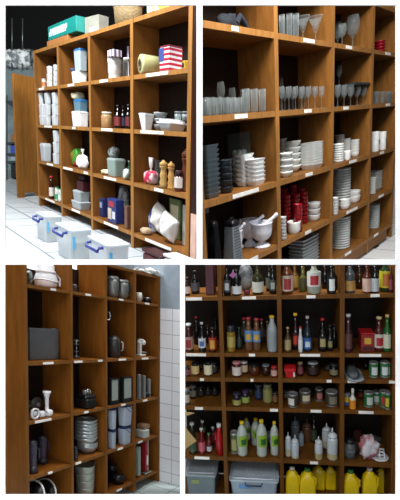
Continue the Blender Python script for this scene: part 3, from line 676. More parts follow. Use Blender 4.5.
bin_(54, 71.5, 253, 92, 221, 'clear plastic storage bin with blue handle in the middle of the row on the floor', ('#d5d8c6', '#a8bfae'))
bin_(86, 108, 269, 131, 234, 'clear plastic storage bin with blue handle and pinkish contents, nearest the flour shelf', ('#d2c3c3', '#a9b4bd'))
def low(u0, b0, u1, vt, d, text, name, cat, mat):
    a0 = sa(u0, b0, FZ); a1 = sa(u1, b0, FZ); H = sc(vt, a0, b0)-FZ
    thing(name, text, cat, None, ((a0+a1)/2, b0+d/2, FZ), [('body', box(-(a1-a0)/2, (a1-a0)/2, -d/2, d/2, 0, H, .02), mat), ('lid', box(-(a1-a0)/2*1.03, (a1-a0)/2*1.03, -d/2*1.03, d/2*1.03, H, H+.02, .005), m('#d9d4d2' if name == 'storage_box' else '#3a1016'))])
low(142, -.2, 160, 251, .12, 'dark maroon box on the floor below the flour sacks', 'maroon_box', 'box', m('#4a141b'))
low(163, -.2, 183, 256, .12, 'pale storage box on the floor at the right end below the flour sacks', 'storage_box', 'box', m('#c6c2c2'))

# ================================================================ upper right room: glass and china shelves
K = 2; P = PAN[2]; P['cols'][0] = sa(201.6, 0, P['zs'][3]); Z5 = P['zs'][5]; tp2 = .08
FZ2 = sc(236.5, P['cols'][4], 0)
WOOD2 = ('#7d5222', 'wood', .45, None, 6)
h2 = P['zs'][0]+.4
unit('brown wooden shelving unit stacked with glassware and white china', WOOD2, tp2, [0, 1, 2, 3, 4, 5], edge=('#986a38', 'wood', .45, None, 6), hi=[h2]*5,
     feet=[FZ2+.0]*5, labels=[(235, 1, 7), (309, 1, 11), (349, 1, 6), (388, 1, 5), (241, 2, 13), (308, 2, 7), (346, 2, 5), (388, 2, 4), (246, 3, 26), (309, 3, 7), (353, 3, 7), (382, 3, 4), (254, 4, 8), (308, 4, 6), (352, 4, 11), (381, 4, 5), (348, 5, 6), (376, 5, 4)])
floorpoly('floor', [(sa(201, -.8, FZ2), -.8), (4.5, -.8), (4.5, 3), (sa(203, 3, FZ2), 3), (sa(203, .6, FZ2), .6), (sa(201, 0, FZ2), 0)], FZ2, m('#e9edf0', 'tile', h2='#8f979b', sc_=1.7))
struct('baseboard_front', box(P['cols'][0], P['cols'][4]-.25, .004, .03, FZ2+.03, P['zs'][5]-.032), m(*WOOD2))
camplane('wall_back', [ray(203, -25, 9.5), ray(412, -25, 9.5), ray(412, 262, 9.5), ray(203, 262, 9.5)], m('#b9bcbc', rough=.9))
GG = 'stemless '
# row 0
a, b, z, R, sy = spot(1, 232, .3, 24); 
def gloves():
    H = hgt(a, b, z, 11); parts = []
    parts.append(('palm', shift(blob(R*.55, R*.35, H*.8, 5, .25, .8), -R*.35, 0, 0), m('#141b24', 'cloth')))
    for i in range(4):
        y = -R*.25+i*R*.15; L = R*(.95-.08*abs(i-1.5))
        parts.append(('finger', tube([(0, y, H*.4), (L*.4, y+.01, H*(.75-.1*i)), (L*.75, y, H*(.5+.08*i)), (L, y-.01, H*(.3+.1*i))], [R*.13, R*.14, R*.12, R*.06], 8), m('#101a2a', 'cloth')))
    thing('work_glove', 'dark crumpled oven glove lying at the left of the topmost shelf', 'glove', None, (a, b, z), parts)
gloves()
for i, (u, r, vt, bf) in enumerate([(282, 3.2, 15, .1), (289.5, 3.2, 14, .3), (296, 3.4, 14, .2), (286, 3, 18, .8), (292.5, 3, 15, .9)]):
    tumbler(1, u, bf, r, vt, 'tall clear tumbler among those at the left of the second cell of the top shelf', group='tall tumblers on the top shelf')
for u, r, bf, t in ((303, 6, .2, 'left'), (315.5, 6.2, .1, 'right')):
    wineglass(1, u, bf, r, 16.5, 'wide rimmed margarita glass, %s of the two on the top shelf' % t, bowl=.6, flare=1.3, name='cocktail_glass')
wineglass(1, 352.5, .2, 7, 15.5, 'largest wine glass standing alone on the top shelf of the third column', bowl=.62)
wineglass(1, 342, .1, 4.5, 24, 'medium stemmed glass in front, left of the largest wine glass', bowl=.6)
wineglass(1, 337.5, .8, 4, 22, 'medium stemmed glass at the divider, left of the largest wine glass', bowl=.6)
for i, bf in enumerate((.05, .8)):
    stack(1, 380+i*.5, bf, 5.5, 42+i, 3, 'dark red bowl in the %s stack at the right end of the top shelf' % ('front', 'rear')[i], 'dark red bowls, %s stack' % ('front', 'rear')[i], 'dish', '#8a1420', name='red_bowl', cat='bowl')
# row 1
for i, u in enumerate((205.5, 212, 219, 226, 233, 239.5)):
    tumbler(2, u, .05 if i % 2 == 0 else .12, 3.5, 97.5, 'short clear glass in the front line of the low glasses on the second shelf', group='short glasses in front, left column', taper=.95)
for i, u in enumerate((209, 216, 230, 237)):
    tumbler(2, u, .75, 3.2, 98, 'short clear glass in the back line of the low glasses on the second shelf', group='short glasses behind, left column', taper=.95)
wineglass(2, 222, .6, 4.2, 82, 'stemmed glass rising behind the short glasses, left of two', bowl=.55)
wineglass(2, 233, .8, 3.8, 88, 'stemmed glass rising behind the short glasses, right of two', bowl=.55)
for i, (u, bf) in enumerate(((246.5, .1), (254.5, .12), (262.5, .14), (246, .85))):
    tumbler(2, u, bf, 3.9, 89, 'tall ribbed clear tumbler beside the first divider on the second shelf', group='tall tumblers, left column', taper=.95)
for i, u in enumerate((282, 289, 295.5, 302, 308.5, 315, 321.5)):
    wineglass(2, u, .05, 3.2, 86.5, 'wine glass in the front row of the second column on the second shelf', bowl=.52, group='front row of wine glasses, second column')
for i, u in enumerate((285, 293, 301, 309)):
    wineglass(2, u, .8, 3, 87.5, 'wine glass in the back row of the second column on the second shelf', bowl=.52, group='back row of wine glasses, second column')
wineglass(2, 281, .95, 3, 77, 'taller wine glass standing at the divider behind the rows of wine glasses', bowl=.5)
for i, u in enumerate((337.5, 344, 350.5, 357, 363)):
    wineglass(2, u, .05, 3.4, 85, 'round wine glass under the dark board in the third column', bowl=.6, group='front round wine glasses, third column')
for i, u in enumerate((338, 344)):
    wineglass(2, u, .8, 3.2, 86, 'round wine glass at the back under the dark board in the third column', bowl=.6, group='back round wine glasses, third column')
o, z = boxy(2, 334.5, 370, 82.3, 'thin dark board lying across the tops of the round wine glasses', '#2d3436', name='board', cat='board', bf=.05, d=.9, vb=84.6, bev=.001)
wineglass(z+.001, 339, .5, 3, 65, 'small goblet standing on top of the dark board', bowl=.6)
for i, u in enumerate((376.5, 382, 387.5, 392)):
    tumbler(2, u, .1, 2.6, 91.5, 'short clear glass in the front row of the rightmost column', group='short glasses, rightmost column', taper=.95)
for i, u in enumerate((381,)):
    tumbler(2, u, .8, 2.6, 91.5, 'short clear glass in the back row of the rightmost column', group='short glasses behind, rightmost column', taper=.95)
# row 2
stack(3, 209.5, .1, 10.5, 146, 9, 'dark grey glass dish nested in the tall square stack at the far left', 'dark grey dishes stack', 'dish', sq=(1, .8, .15), name='glass_dish', mat=m('#74848d', 'frost'), cat='dish')
stack(3, 226.5, .2, 7, 160, 3, 'dark glass tumbler nested in the small stack right of the grey dishes', 'nested dark tumblers', 'ramekin', name='dark_glass', mat=m('#39424a', 'frost'), cat='glass')
def vase():
    a, b, z, R, sy = spot(3, 240.5, .75, 9.5); H = hgt(a, b, z, 133)
    thing('glass_vase', 'square clear glass vase filled with white balls behind the white dishes', 'vase', None, (a, b, z), [('body', loft([(0, R*.85, R*.8, .01), (H, R, R*.9, .01), (H, R*.92, R*.83, .01), (H*.06, R*.8, R*.74, .01)]), m('#aab4b4', 'glass'))])
    k = 0
    for q in range(6):
        for i in range(4):
            rr = R*.3; x = (-.42, .42)[i % 2]*R; y = (-.38, .38)[i//2]*R*.9
            thing('white_ball', 'small white ball in the square glass vase', 'ball', 'white balls in the glass vase', (a+x+random.uniform(-.05, .05)*R, b+y, z+H*.07+q*rr*1.85), [('body', lathe([(rr*math.sin(math.pi*j/8)+.0005, rr-rr*math.cos(math.pi*j/8)) for j in range(9)], 14), m('#dcdfdc'))])
vase()
stack(3, 245.5, .5, 10.5, 154.5, 6, 'white rectangular dish in the rear stack beside the glass vase', 'white rectangular dishes, rear stack', 'dish', sq=(1, .62, .3), hexc='#e3e7e8', name='rectangular_dish', cat='dish')
stack(3, 256, .0, 11, 159.5, 6, 'white rectangular dish in the front stack below the vase', 'white rectangular dishes, front stack', 'dish', sq=(1, .62, .3), hexc='#e8eced', name='rectangular_dish', cat='dish')
stack(3, 286, .0, 7.5, 153, 3, 'white bowl in the low front stack of the second column', 'white bowls, low front stack', 'bowl', '#e4e8e6', cat='bowl')
stack(3, 292.5, .7, 9, 141.5, 5, 'white bowl in the tall round stack of the second column', 'white bowls, tall round stack', 'bowl', '#dde2e0', cat='bowl')
stack(3, 283, .95, 5, 139, 5, 'white bowl in the narrow stack at the back left of the second column', 'white bowls, narrow rear stack', 'bowl', '#cfd5d3', cat='bowl')
stack(3, 311.5, .1, 10.5, 143, 9, 'white square flared bowl in the stack beside the round bowls', 'white square bowls', 'dish', sq=(1, .85, .1), hexc='#e7ebea', name='square_bowl', cat='bowl')
stack(3, 338.5, .1, 5.5, 144, 8, 'white small plate in the left stack of the third column', 'small plates, left stack in third column', 'plate', '#dfe4e3', name='small_plate', cat='plate')
stack(3, 339.5, .95, 5, 135, 7, 'white cup in the rear stack of the third column', 'white cups, rear stack', 'ramekin', '#d3d9d8', name='cup')
stack(3, 345.5, .7, 5, 139, 6, 'white cup in the middle stack of the third column', 'white cups, middle stack', 'ramekin', '#dbe0df', name='cup')
stack(3, 354.5, .35, 4.8, 140, 5, 'white cup in the right stack of the third column', 'white cups, right stack', 'ramekin', '#e1e6e5', name='cup')
stack(3, 347, .0, 3.8, 151, 1, 'small white tapered cup standing in front of the cup stacks', None, 'ramekin', '#eceeed', name='cup')
for u, bf, t in ((375, .1, 'left'), (382, .05, 'right')):
    a, b, z, R, sy = spot(3, u, bf, 3.9); H = hgt(a, b, z, 131.5)
    mk = shift(join(shift(box(-R*.09, R*.09, -.002, .002, -R*.5, 0)), tilt(box(-R*.09, R*.09, -.002, .002, 0, R*.6), .5, 'y'), tilt(box(-R*.09, R*.09, -.002, .002, 0, R*.6), -.5, 'y')), R*.1, -R*sy-.003, H*.45)
    thing('canister', 'white canister with a dark mark, %s of the pair in the rightmost column' % t, 'canister', None, (a, b, z), [('body', lathe([(R*.95, 0), (R, H*.03), (R, H*.97), (R*.94, H), (R*.88, H), (R*.86, H*.1)], 18, sy), m('#e2e5e4', rough=.2)), ('mark', mk, m('#3a3d3f'))])
# row 3
def mortar(u, r, vt, v_b, text, pang, bf, hexc='#e3e6f2'):
    a, b, z, R, sy = spot(4, u, bf, r); b = max(b, R*.7); z = zbase(4)
    H = min(hgt(a, b, z, vt), R*2.9)
    pr = [(R*.78, 0), (R*.8, H*.05), (R*.62, H*.12), (R*.34, H*.2), (R*.34, H*.25), (R*.66, H*.32), (R*.9, H*.45), (R*.99, H*.65), (R, H*.92), (R*1.04, H*.95), (R*1.04, H), (R*.94, H), (R*.9, H*.65), (R*.75, H*.45), (.001, H*.38)]
    thing('mortar', 'white marble mortar, '+text, 'mortar', None, (a, b, z), [('bowl', lathe(pr, 30, min(1, .25/R)), m(hexc, rough=.22))])
    L = R*2.15; pts = [(0, 0, 0), (L*.2, 0, 0), (L*.55, 0, 0), (L*.92, 0, 0), (L, 0, 0)]
    ps = tilt(tube([(p, 0, 0) for p in (0, L*.08, L*.3, L*.7, L*.88, L*.95, L)], [R*.16, R*.3, R*.22, R*.15, R*.17, R*.2, R*.1], 10), -abs(pang), 'y')
    ps = shift(ps, rot=math.pi+.8 if pang < 0 else -.8)
    thing('pestle', 'white marble pestle leaning in the mortar '+text.replace('the ', 'at the '), 'pestle', None, (a-(R*.35 if pang > 0 else -R*.35), b, z+H*.72), [('body', ps, m(hexc, rough=.25))])
mortar(262, 11.2, 222, 250, 'the front right one', .62, .0)
mortar(250, 9.3, 213, 240, 'the middle one', .5, .7)
mortar(234.5, 9.5, 218, 240, 'the left one behind the grater', .75, .3)
mortar(238, 8.5, 204, 215, 'the one furthest back', -.75, 1.0)
def grater(u0, u1, vt, bf, text, plate='#8f979c'):
    a0, a1, b0, b1, z = ext(4, u0, u1, bf, .45); z = sc(262, (a0+a1)/2, b0) if bf < .3 else z; H = hgt((a0+a1)/2, b0, z, vt); w, dd = (a1-a0)/2, (b1-b0)/2
    holes = [shift(lathe([(w*.05, 0), (w*.05, .003)], 6), 0, 0) for _ in range(1)]
    hl = []
    for r in range(12):
        for c in range(5):
            t = r/12; x = (-.6+.3*c)*w*(1-.3*t); hl.append(shift(box(-w*.055, w*.055, -.002, .002, 0, w*.09), x, -dd*(1-.35*t*.8)-.004, H*(.06+.064*r)))
    thing('box_grater', text, 'grater', None, ((a0+a1)/2, (b0+b1)/2, z), [
        ('body', loft([(0, w, dd, .01), (H*.82, w*.72, dd*.72, .01), (H*.84, w*.68, dd*.68, .01), (0, w*.96, dd*.96, .01)], 2, False), m(plate, 'metal', .35)),
        ('grating_holes', join(*hl), m('#20262a')), ('top_cap', loft([(H*.82, w*.76, dd*.76, .02), (H*.9, w*.76, dd*.76, .02), (H*.95, w*.5, dd*.6, .02)]), m('#14161a')),
        ('handle', tube([(-w*.5, 0, H*.93), (-w*.35, 0, H), (w*.35, 0, H), (w*.5, 0, H*.93)], w*.09), m('#14161a'))])
grater(223, 243.5, 218, .0, 'metal box grater with a black top at the front of the mortar shelf', '#a9b2b8')
grater(208, 222.5, 219, .1, 'black box grater left of the metal one', '#1d1f24')
boxy(4, 203.5, 212, 208, 'grey labelled packet at the left edge of the mortar shelf', '#8f9aa2', vb=213, bf=.6, d=.3, name='packet', cat='packet')
boxy(4, 204.5, 211.5, 213.2, 'tall black carton under the grey packet at the left edge', '#17181b', bf=.6, d=.3, name='carton')
RK = 'red ramekins on the fourth shelf'
zr = top(4)
for u, bf, vt, n, r in ((284.5, .9, 189, 3, 4.4), (293, .95, 185, 3, 4.4), (301, .95, 188, 3, 4.4), (286.5, .5, 195, 3, 4.6), (295.5, .5, 194, 3, 4.6), (304, .5, 191.5, 3, 4.4), (298, .05, 204, 2, 4.8)):
    stack(4, u, bf, r, vt, n, 'red ramekin in the crowd of red stacks on the fourth shelf', RK, 'ramekin', '#a3101f', name='ramekin')
stack(4, 315.5, .35, 7.2, 202.5, 3, 'white ramekin in the stack right of the red ramekins', 'white ramekins beside the red ones', 'ramekin', '#e9eced', name='ramekin')
stack(4, 294, .0, 7, 221, 1, 'single white ramekin standing in front of the red ramekins', None, 'ramekin', '#eef0f0', name='ramekin')
stack(4, 283, .0, 3.8, 217, 3, 'white ramekin in the stack half hidden by the second divider', 'white ramekins at the divider', 'ramekin', '#d9dddd', name='ramekin')
stack(4, 341, .7, 9.5, 168.5, 14, 'large white plate in the plate stack of the third column, fourth shelf', 'large plates, third column fourth shelf', 'plate', '#d9dfdd')
stack(4, 335, .0, 3.4, 197.5, 4, 'white small bowl in the stack at the front left of the large plates', 'small bowls before the plates', 'ramekin', '#e6eae9', name='small_bowl', cat='bowl')
stack(4, 344.5, .05, 5.6, 199, 3, 'white oval bowl in the low stack between small bowls and the twin bowls', 'low white bowls before the plates', 'ramekin', '#e6eae9', name='small_bowl', cat='bowl')
stack(4, 357, .3, 7.6, 190.5, 2, 'white wide ramekin, one of two stacked at the right of the third column', 'two wide ramekins', 'ramekin', '#f0f2f2', name='wide_ramekin', cat='ramekin')
stack(4, 372.5, .3, 3.3, 177.5, 10, 'white little plate in the narrow stack at the last divider', 'little plates at the last divider', 'plate', '#dfe4e2', name='small_plate', cat='plate')
stack(4, 381, .6, 9.5, 171.5, 7, 'white rectangular platter in the stack in the rightmost column', 'rectangular platters', 'tray', sq=(1, .6, .2), hexc='#e3e8e6', name='platter', cat='platter')
# row 4
stack(5, 304, .2, 17, 236, 9, 'pale grey square tray in the stack at the bottom of the second column', 'pale grey trays', 'tray', sq=(1, .55, .08), hexc='#a9b2b6', name='square_tray', cat='tray')
stack(5, 340, .3, 10, 216, 13, 'white plate in the tall stack at the bottom of the third column', 'plates at the bottom of the third column', 'plate', '#cfd6d5')
stack(5, 373, .3, 6.2, 204.5, 13, 'white plate in the stack at the bottom of the rightmost column', 'plates at the bottom of the rightmost column', 'plate', '#cdd5d4')
a, b = gp(375, 247, FZ2)
thing('drain_cover', 'flat black cover lying on the floor tiles under the china shelves', 'cover', None, (a, b, FZ2+.001), [('body', box(-.09, .09, -.05, .05, 0, .012, .003), m('#14161a'))])

# ================================================================ lower left room: appliances and pans
K = 3; P = PAN[3]; C4 = P['cols'][4]; tp3 = .0165
WOOD3 = ('#7c4a15', 'wood', .45, None, 12)
FZ3 = sc(481, C4, 0)
sd = .189
while px(P['cols'][0]-tp3/2, sd, 0)[0] > 2.5 and sd < .6: sd += .01
hi3 = [min(P['zs'][0]+.0075, sc(262.3, P['cols'][i], 0)) for i in range(5)]
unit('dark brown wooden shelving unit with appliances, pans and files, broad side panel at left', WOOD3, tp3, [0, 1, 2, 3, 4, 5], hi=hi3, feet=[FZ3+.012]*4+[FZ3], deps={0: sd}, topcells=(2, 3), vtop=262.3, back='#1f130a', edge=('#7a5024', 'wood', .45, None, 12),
     labels=[(53, 1, 5), (88, 1, 5), (121, 1, 4), (147, 1, 4), (48, 2, 10), (78, 2, 8), (100, 2, 4), (122, 2, 7), (145, 2, 6), (43, 3, 16), (86, 3, 4), (123, 3, 4), (145, 3, 4), (50, 4, 4), (78, 4, 5), (120, 4, 5), (140, 4, 4), (119, 5, 5)])
struct('floor', box(P['cols'][0]-.3, C4+.012, -.75, .5, FZ3-.03, FZ3), m('#bccccc', 'tile', h2='#6f7d7e', sc_=6.2), uv=(0, 1))
def wall3():
    aw = C4+.014; bf_ = -.2
    while px(aw, bf_, 0)[0] < 182.6: bf_ -= .002
    bb = .4
    zt_ = lambda b: sc(262.4, aw, b)
    zm = sc(308, aw, 0)
    def quad(name, z0a, z0b, z1a, z1b, mat):
        v = [(x, y, z) for x in (aw, aw+.02) for (y, z) in ((bf_, z0a), (bb, z0b), (bb, z1b), (bf_, z1a))]
        struct(name, (v, [(0, 1, 2, 3), (7, 6, 5, 4), (0, 4, 5, 1), (1, 5, 6, 2), (2, 6, 7, 3), (3, 7, 4, 0)], False), mat, uv=(1, 2))
    quad('wall_right', FZ3, FZ3, zm, zm, m('#f2f2f6', 'tile', h2='#a9a9b2', sc_=10.3))
    quad('wall_right', zm, zm, zt_(bf_), zt_(bb), m('#98a4b0', rough=.8))
    # wall behind, seen over the top
    ya = P['dep']+.03; a0 = sa(95, ya, 0)
    v = [(x, y, z) for y in (ya, ya+.02) for (x, z) in ((a0, 0), (aw, 0), (aw, sc(262.4, aw, ya)), (a0, sc(262.4, a0, ya)))]
    struct('wall_back', (v, [(0, 1, 2, 3), (7, 6, 5, 4), (0, 4, 5, 1), (1, 5, 6, 2), (2, 6, 7, 3), (3, 7, 4, 0)], False), m('#7f8c96', rough=.8))
wall3()
# --- row 0
def kettle():
    a, b, z, R, sy = spot(1, 46, .3, 11.5); s = R/12.5*1.0; H = sc(263.8, a, b)-z
    thing('white_pot', 'white lidded appliance pot with a cord wound round it on the top shelf', 'pot', None, (a, b, z), [
        ('body', lathe([(R*.75, 0), (R*.95, H*.12), (R, H*.35), (R*.85, H*.55), (R*.8, H*.6)], 22, sy), m('#dfe0e4', rough=.3)),
        ('lid', lathe([(R*.84, H*.6), (R*.84, H*.7), (R*.7, H*.76), (R*.74, H*.9), (R*.6, H)], 22, sy), m('#e8e8ec', rough=.3)),
        ('cord', tube([(R*1.03*math.cos(t*.45), R*sy*1.03*math.sin(t*.45), H*(.3+.03*math.sin(t))) for t in range(15)], .003), m('#cfd0d2')),
        ('handle', tube([(R*.7, -R*.5, H*.62), (R*1.1, -R*.6, H*.45), (R*1.05, -R*.6, H*.12)], .005), m('#d6d7da'))])
kettle()
bag(1, 29, .4, 4, 271, 'dark greenish bundle left of the white pot on the top shelf', '#1d2a28', seed=31, kind='blotch', h2='#7d8c8a', sc_=50, name='bundle', cat='bundle')
bag(1, 56, .7, 3.5, 284, 'black bundle right of the white pot on the top shelf', '#15161a', seed=32, name='bundle', cat='bundle')
jar(1, 75, .2, 2.2, 284.5, 'little dark metal tin alone in the second cell of the top shelf', '#3a3f44', '#8d9296', name='tin', cat='tin')
def toaster(u, r, vt, t, seed):
    a, b, z, R, sy = spot(1, u, .1, r); H = hgt(a, b, z, vt)
    thing('metal_canister', 'grey metal canister with a dark handle, %s of the pair on the top shelf' % t, 'canister', None, (a, b, z), [
        ('body', lathe([(R*.7, 0), (R*.95, H*.2), (R, H*.6), (R*.97, H*.85)], 20, sy), m('#8c918f', 'metal', .45)),
        ('lid', lathe([(R, H*.85), (R, H*.95), (R*.85, H)], 20, sy), m('#b9bebc', 'metal', .35)),
        ('handle', tube([(R*.2, -R*sy*1.0, H*.8), (R*.25, -R*sy-.012, H*.75), (R*.25, -R*sy-.012, H*.35), (R*.2, -R*sy*1.0, H*.3)], .0045), m('#1f2224'))])
toaster(112.5, 6.3, 276, 'left', 1); toaster(126.3, 6.8, 279.5, 'right', 2)
a, b, z, R, sy = spot(1, 139, .1, 3); H = hgt(a, b, z, 292.5)
thing('white_mug', 'white mug at the left of the last cell of the top shelf', 'mug', None, (a, b, z), [('body', lathe([(R*.9, 0), (R, H), (R*.88, H), (R*.8, H*.1)], 16, sy), m('#d2d2ca')), ('handle', tube([(R*.9, -R*.3, H*.8), (R*1.5, -R*.4, H*.7), (R*1.5, -R*.4, H*.3), (R*.9, -R*.3, H*.2)], .003), m('#c9c9c0'))])
for i, (u, t) in enumerate(((146.5, 'left'), (153, 'right'))):
    a, b, z, R, sy = spot(1, u, .3, 3.2); H = hgt(a, b, z, 297.5)
    thing('black_pan', 'small black pan with pale rim, %s of two in the top right cell' % t, 'pan', None, (a, b, z), [('body', lathe([(R*.8, 0), (R, H*.8), (R*.92, H*.8), (R*.7, H*.15)], 16, sy), m('#141517')), ('rim', lathe([(R, H*.8), (R*1.04, H), (R*.9, H), (R*.92, H*.8)], 16, sy, False), m('#9a9c9c', 'metal'))])
zt3 = P['zs'][0]+.0085
def paper():
    parts = []
    a0 = sa(140, .03, zt3); a1 = sa(160, .0, zt3); L = a1-a0
    b0_ = blob(L*.5, .05, .028, 41, .3, .6); b1_ = shift(tilt(blob(L*.3, .04, .03, 42, .35, .6), .3, 'y'), L*.32, -.035, -.0)
    v = [(x, y, max(z, .0)) for x, y, z in b1_[0]]
    thing('plastic_bag', 'crumpled translucent white bag lying on top of the shelving unit', 'bag', None, (a0+L*.5, .06, zt3), [('body', b0_, m('#c3cac8', 'cloth')), ('loose_end', (v, b1_[1], True), m('#dfe4e2', 'cloth'))])
paper()
# --- row 1
o, z = boxy(2, 27.5, 59, 328.5, 'large dark grey flat tray panel standing upright on the second shelf', '#55585b', name='tray_panel', cat='panel', bf=.3, d=.1)
boxy(2, 55, 61, 328.5, 'first pale grey board leaning at the right of the dark grey panel', '#8f9492', name='board', cat='board', bf=.55, d=.2)
boxy(2, 60.5, 64, 329.5, 'second pale grey board at the right of the dark grey panel', '#a9aeab', name='board', cat='board', bf=.85, d=.12)
def beaters(u, vt, text, n=3):
    a, b, z, R, sy = spot(2, u, .3, 3.5); H = hgt(a, b, z, vt)
    thing('metal_attachment', text, 'attachment', None, (a, b, z), [('base', lathe([(R*.9, 0), (R*.9, H*.1), (R*.2, H*.18), (R*.2, H*.9)], 12, sy), m('#5d6264', 'metal')),
        ('blade', join(*[shift(box(-R*.8, R*.8, -.002, .002, 0, H*.05), 0, 0, H*(.3+.17*i), rot=i*.9) for i in range(4)]), m('#8d9294', 'metal'))])
beaters(76.5, 337, 'grey metal attachment with stacked blades in the second cell of the second shelf')
def urn():
    a, b, z, R, sy = spot(2, 114, .1, 6); H = hgt(a, b, z, 337)
    thing('thermos_jug', 'dark grey metal jug with a pale handle in the third cell of the second shelf', 'jug', None, (a, b, z), [('body', lathe([(R, 0), (R, H*.85), (R*.8, H)], 20, sy), m('#4a4a4a', 'metal', .4)), ('lid', lathe([(R*.82, H), (R*.6, H*1.06)], 16, sy), m('#26282a')),
        ('handle', tube([(R*.6, -R*sy, H*.8), (R*.75, -R*sy-.01, H*.75), (R*.75, -R*sy-.01, H*.4), (R*.6, -R*sy, H*.35)], .004), m('#b9bcba'))])
urn()
def hook():
    b = -.012; a = P['cols'][2]+.012; zc = sc(316, a, b); r = 4/ppm(a, b, zc)
    thing('white_hook', 'small pale ring handle hanging on the divider above the thermos jug', 'hook', None, (a, b, zc), [('body', tube([(.6*r*math.sin(t*.45), 0, r*math.cos(t*.45)) for t in range(9)]+[(-.003, .01, -r*.9)], .0022), m('#c9ccca'))])
hook()
def grinder():
    a, b, z, R, sy = spot(2, 140.5, .2, 4.6); H = hgt(a, b, z, 339)
    thing('meat_grinder', 'white hand meat grinder standing in the last cell of the second shelf', 'grinder', None, (a, b, z), [
        ('base', box(-R, R*1.3, -R*.6, R*.6, 0, H*.12, .004), m('#c9cfc9')), ('column', box(-R*.75, -R*.05, -R*.4, R*.4, H*.12, H*.75, .004), m('#d6dbd6')),
        ('barrel', shift(tilt(lathe([(R*.42, 0), (R*.42, R*1.7), (R*.6, R*1.75), (R*.6, R*2.1)], 14), math.pi/2, 'y'), -R*.9, 0, H*.8), m('#dfe3df')), ('hopper', lathe([(R*.3, H*.85), (R*.7, H)], 14), m('#dfe3df')),
        ('tray', tilt(box(R*.0, R*1.6, -R*.5, R*.5, H*.22, H*.3), .12, 'y'), m('#9aa3a0', 'metal'))])
grinder()
# --- row 2
def juicer():
    a, b, z, R, sy = spot(3, 32.5, .0, 6.0)
    H = 2*R*.95
    ring = lambda r, w: tilt(lathe([(r-w, -.006), (r, -.006), (r, .006), (r-w, .006), (r-w, -.006)], 22, 1, False), math.pi/2)
    thing('juicer_ring', 'white ring part of a juicer standing on edge at the front of the third shelf', 'ring', None, (a, b*.4+.004, z+R*.95), [('outer_ring', ring(R*.95, R*.28), m('#d9dadd', rough=.3)), ('inner_disc', tilt(lathe([(R*.45, -.004), (R*.45, .004)], 18), math.pi/2), m('#c9ccd0')), ])
juicer()
for u, r, vt, bf, t in ((37, 7.5, 397, .75, 'right'), (29.5, 6, 400, .9, 'left')):
    a, b, z, R, sy = spot(3, u, bf, r)
    Rz = (sc(vt, a, b)-z)/2
    thing('grey_disc', 'grey round grater disc standing on edge, %s of two behind the white parts' % t, 'disc', None, (a, b, z+Rz), [('plate', tilt(lathe([(Rz*.99, -.004), (Rz, 0), (Rz*.99, .004)], 24), math.pi/2-.05), m('#6b706e', 'metal', .5)), ('hub', tilt(lathe([(Rz*.3, -.0), (Rz*.3, .016)], 14), math.pi/2-.05), m('#8f9492'))])
def pusher(u, r, vt, text):
    a, b, z, R, sy = spot(3, u, .1, r); H = hgt(a, b, z, vt)
    thing('white_pusher', text, 'pusher', None, (a, b, z), [('stem', lathe([(R*1.2, 0), (R*1.15, H*.08), (R*.6, H*.16), (R*.5, H*.4), (R*.65, H*.75), (R, H*.9)], 18, sy), m('#e4e5ea', rough=.25)), ('rim', lathe([(R, H*.9), (R*1.2, H*.93), (R*1.2, H), (R*.8, H)], 18, sy), m('#eeeef2', rough=.25))])
pusher(47, 3.4, 391, 'tall white flared pusher standing among the juicer parts')
bag(3, 41.5, .0, 4, 411, 'small white juicer spout lying in front of the tall pusher', '#dcdde2', seed=43, amp=.1, name='juicer_spout', cat='spout', rough=.3)
bag(3, 49.5, .0, 3.6, 409.5, 'small white juicer knob lying at the foot of the tall pusher', '#e2e3e8', seed=44, amp=.08, name='juicer_fitting', cat='juicer part', rough=.3)
def slicer():
    a0, a1, b0, b1, z = ext(3, 74, 97, .1, .7); w = (a1-a0)/2; d = (b1-b0)/2; H = hgt((a0+a1)/2, b0, z, 389)
    thing('food_slicer', 'black low food slicer with silver fittings in the second cell of the third shelf', 'slicer', None, ((a0+a1)/2, (b0+b1)/2, z), [
        ('body', box(-w, w*.9, -d, d, 0, H*.5, .008), m('#141618')), ('upper_tray', shift(box(-w*.7, w*1.05, -d*.9, d*.8, H*.5, H*.68, .006), 0), m('#1c1f22')),
        ('fitting', join(*[shift(blob(w*.18, d*.3, H*.25, i, .1), -w*.6+i*w*.45, -d*.3, H*.68) for i in range(3)]), m('#9a9e9e', 'metal')),
        ('lever', tube([(-w*.8, -d*.6, H*.55), (-w*.5, -d*.7, H), (0, -d*.5, H*.95)], .003), m('#b3b6b5', 'metal'))])
slicer()
for u0, u1, vt, t in ((107.5, 119.3, 378, 'left'), (119.8, 132.5, 376.5, 'right')):
    a0, a1, b0, b1, z = ext(3, u0, u1, .0, .14); w = (a1-a0)/2; d = (b1-b0)/2; H = hgt((a0+a1)/2, b0, z, vt+.5)
    thing('panel_heater', 'pale grey ribbed panel in a black frame, %s of the pair on the third shelf' % t, 'panel', None, ((a0+a1)/2, (b0+b1)/2, z), [
        ('frame', join(box(-w, w, -d, d, 0, H*.16), box(-w, -w*.8, -d, d, H*.16, H), box(w*.82, w, -d, d, H*.16, H), box(-w, w, -d, d, H*.96, H)), m('#121416')),
        ('panel', box(-w*.8, w*.82, -d+.003, d-.003, H*.16, H*.96), m('#98a19c', 'xstripe', .4, '#8c9590', 60))])
for i, (u0, u1, vt, bf) in enumerate(((136.5, 141.5, 374.5, .0), (141.5, 146, 375.5, .1), (146.5, 151, 379, .1))):
    boxy(3, u0, u1, vt, '%s grey metal plate standing in the last cell of the third shelf' % ('first', 'second', 'third and shortest')[i], '#7f8482', name='metal_plate', cat='plate', bf=bf, d=.4, mat=m('#868a88', 'metal', .5))
bag(3, 146, .0, 5.2, 391.5, 'dark green and black cloth at the foot of the metal plates', '#1d2b22', seed=46, kind='blotch', h2='#0f1112', sc_=50, name='cloth', cat='cloth')
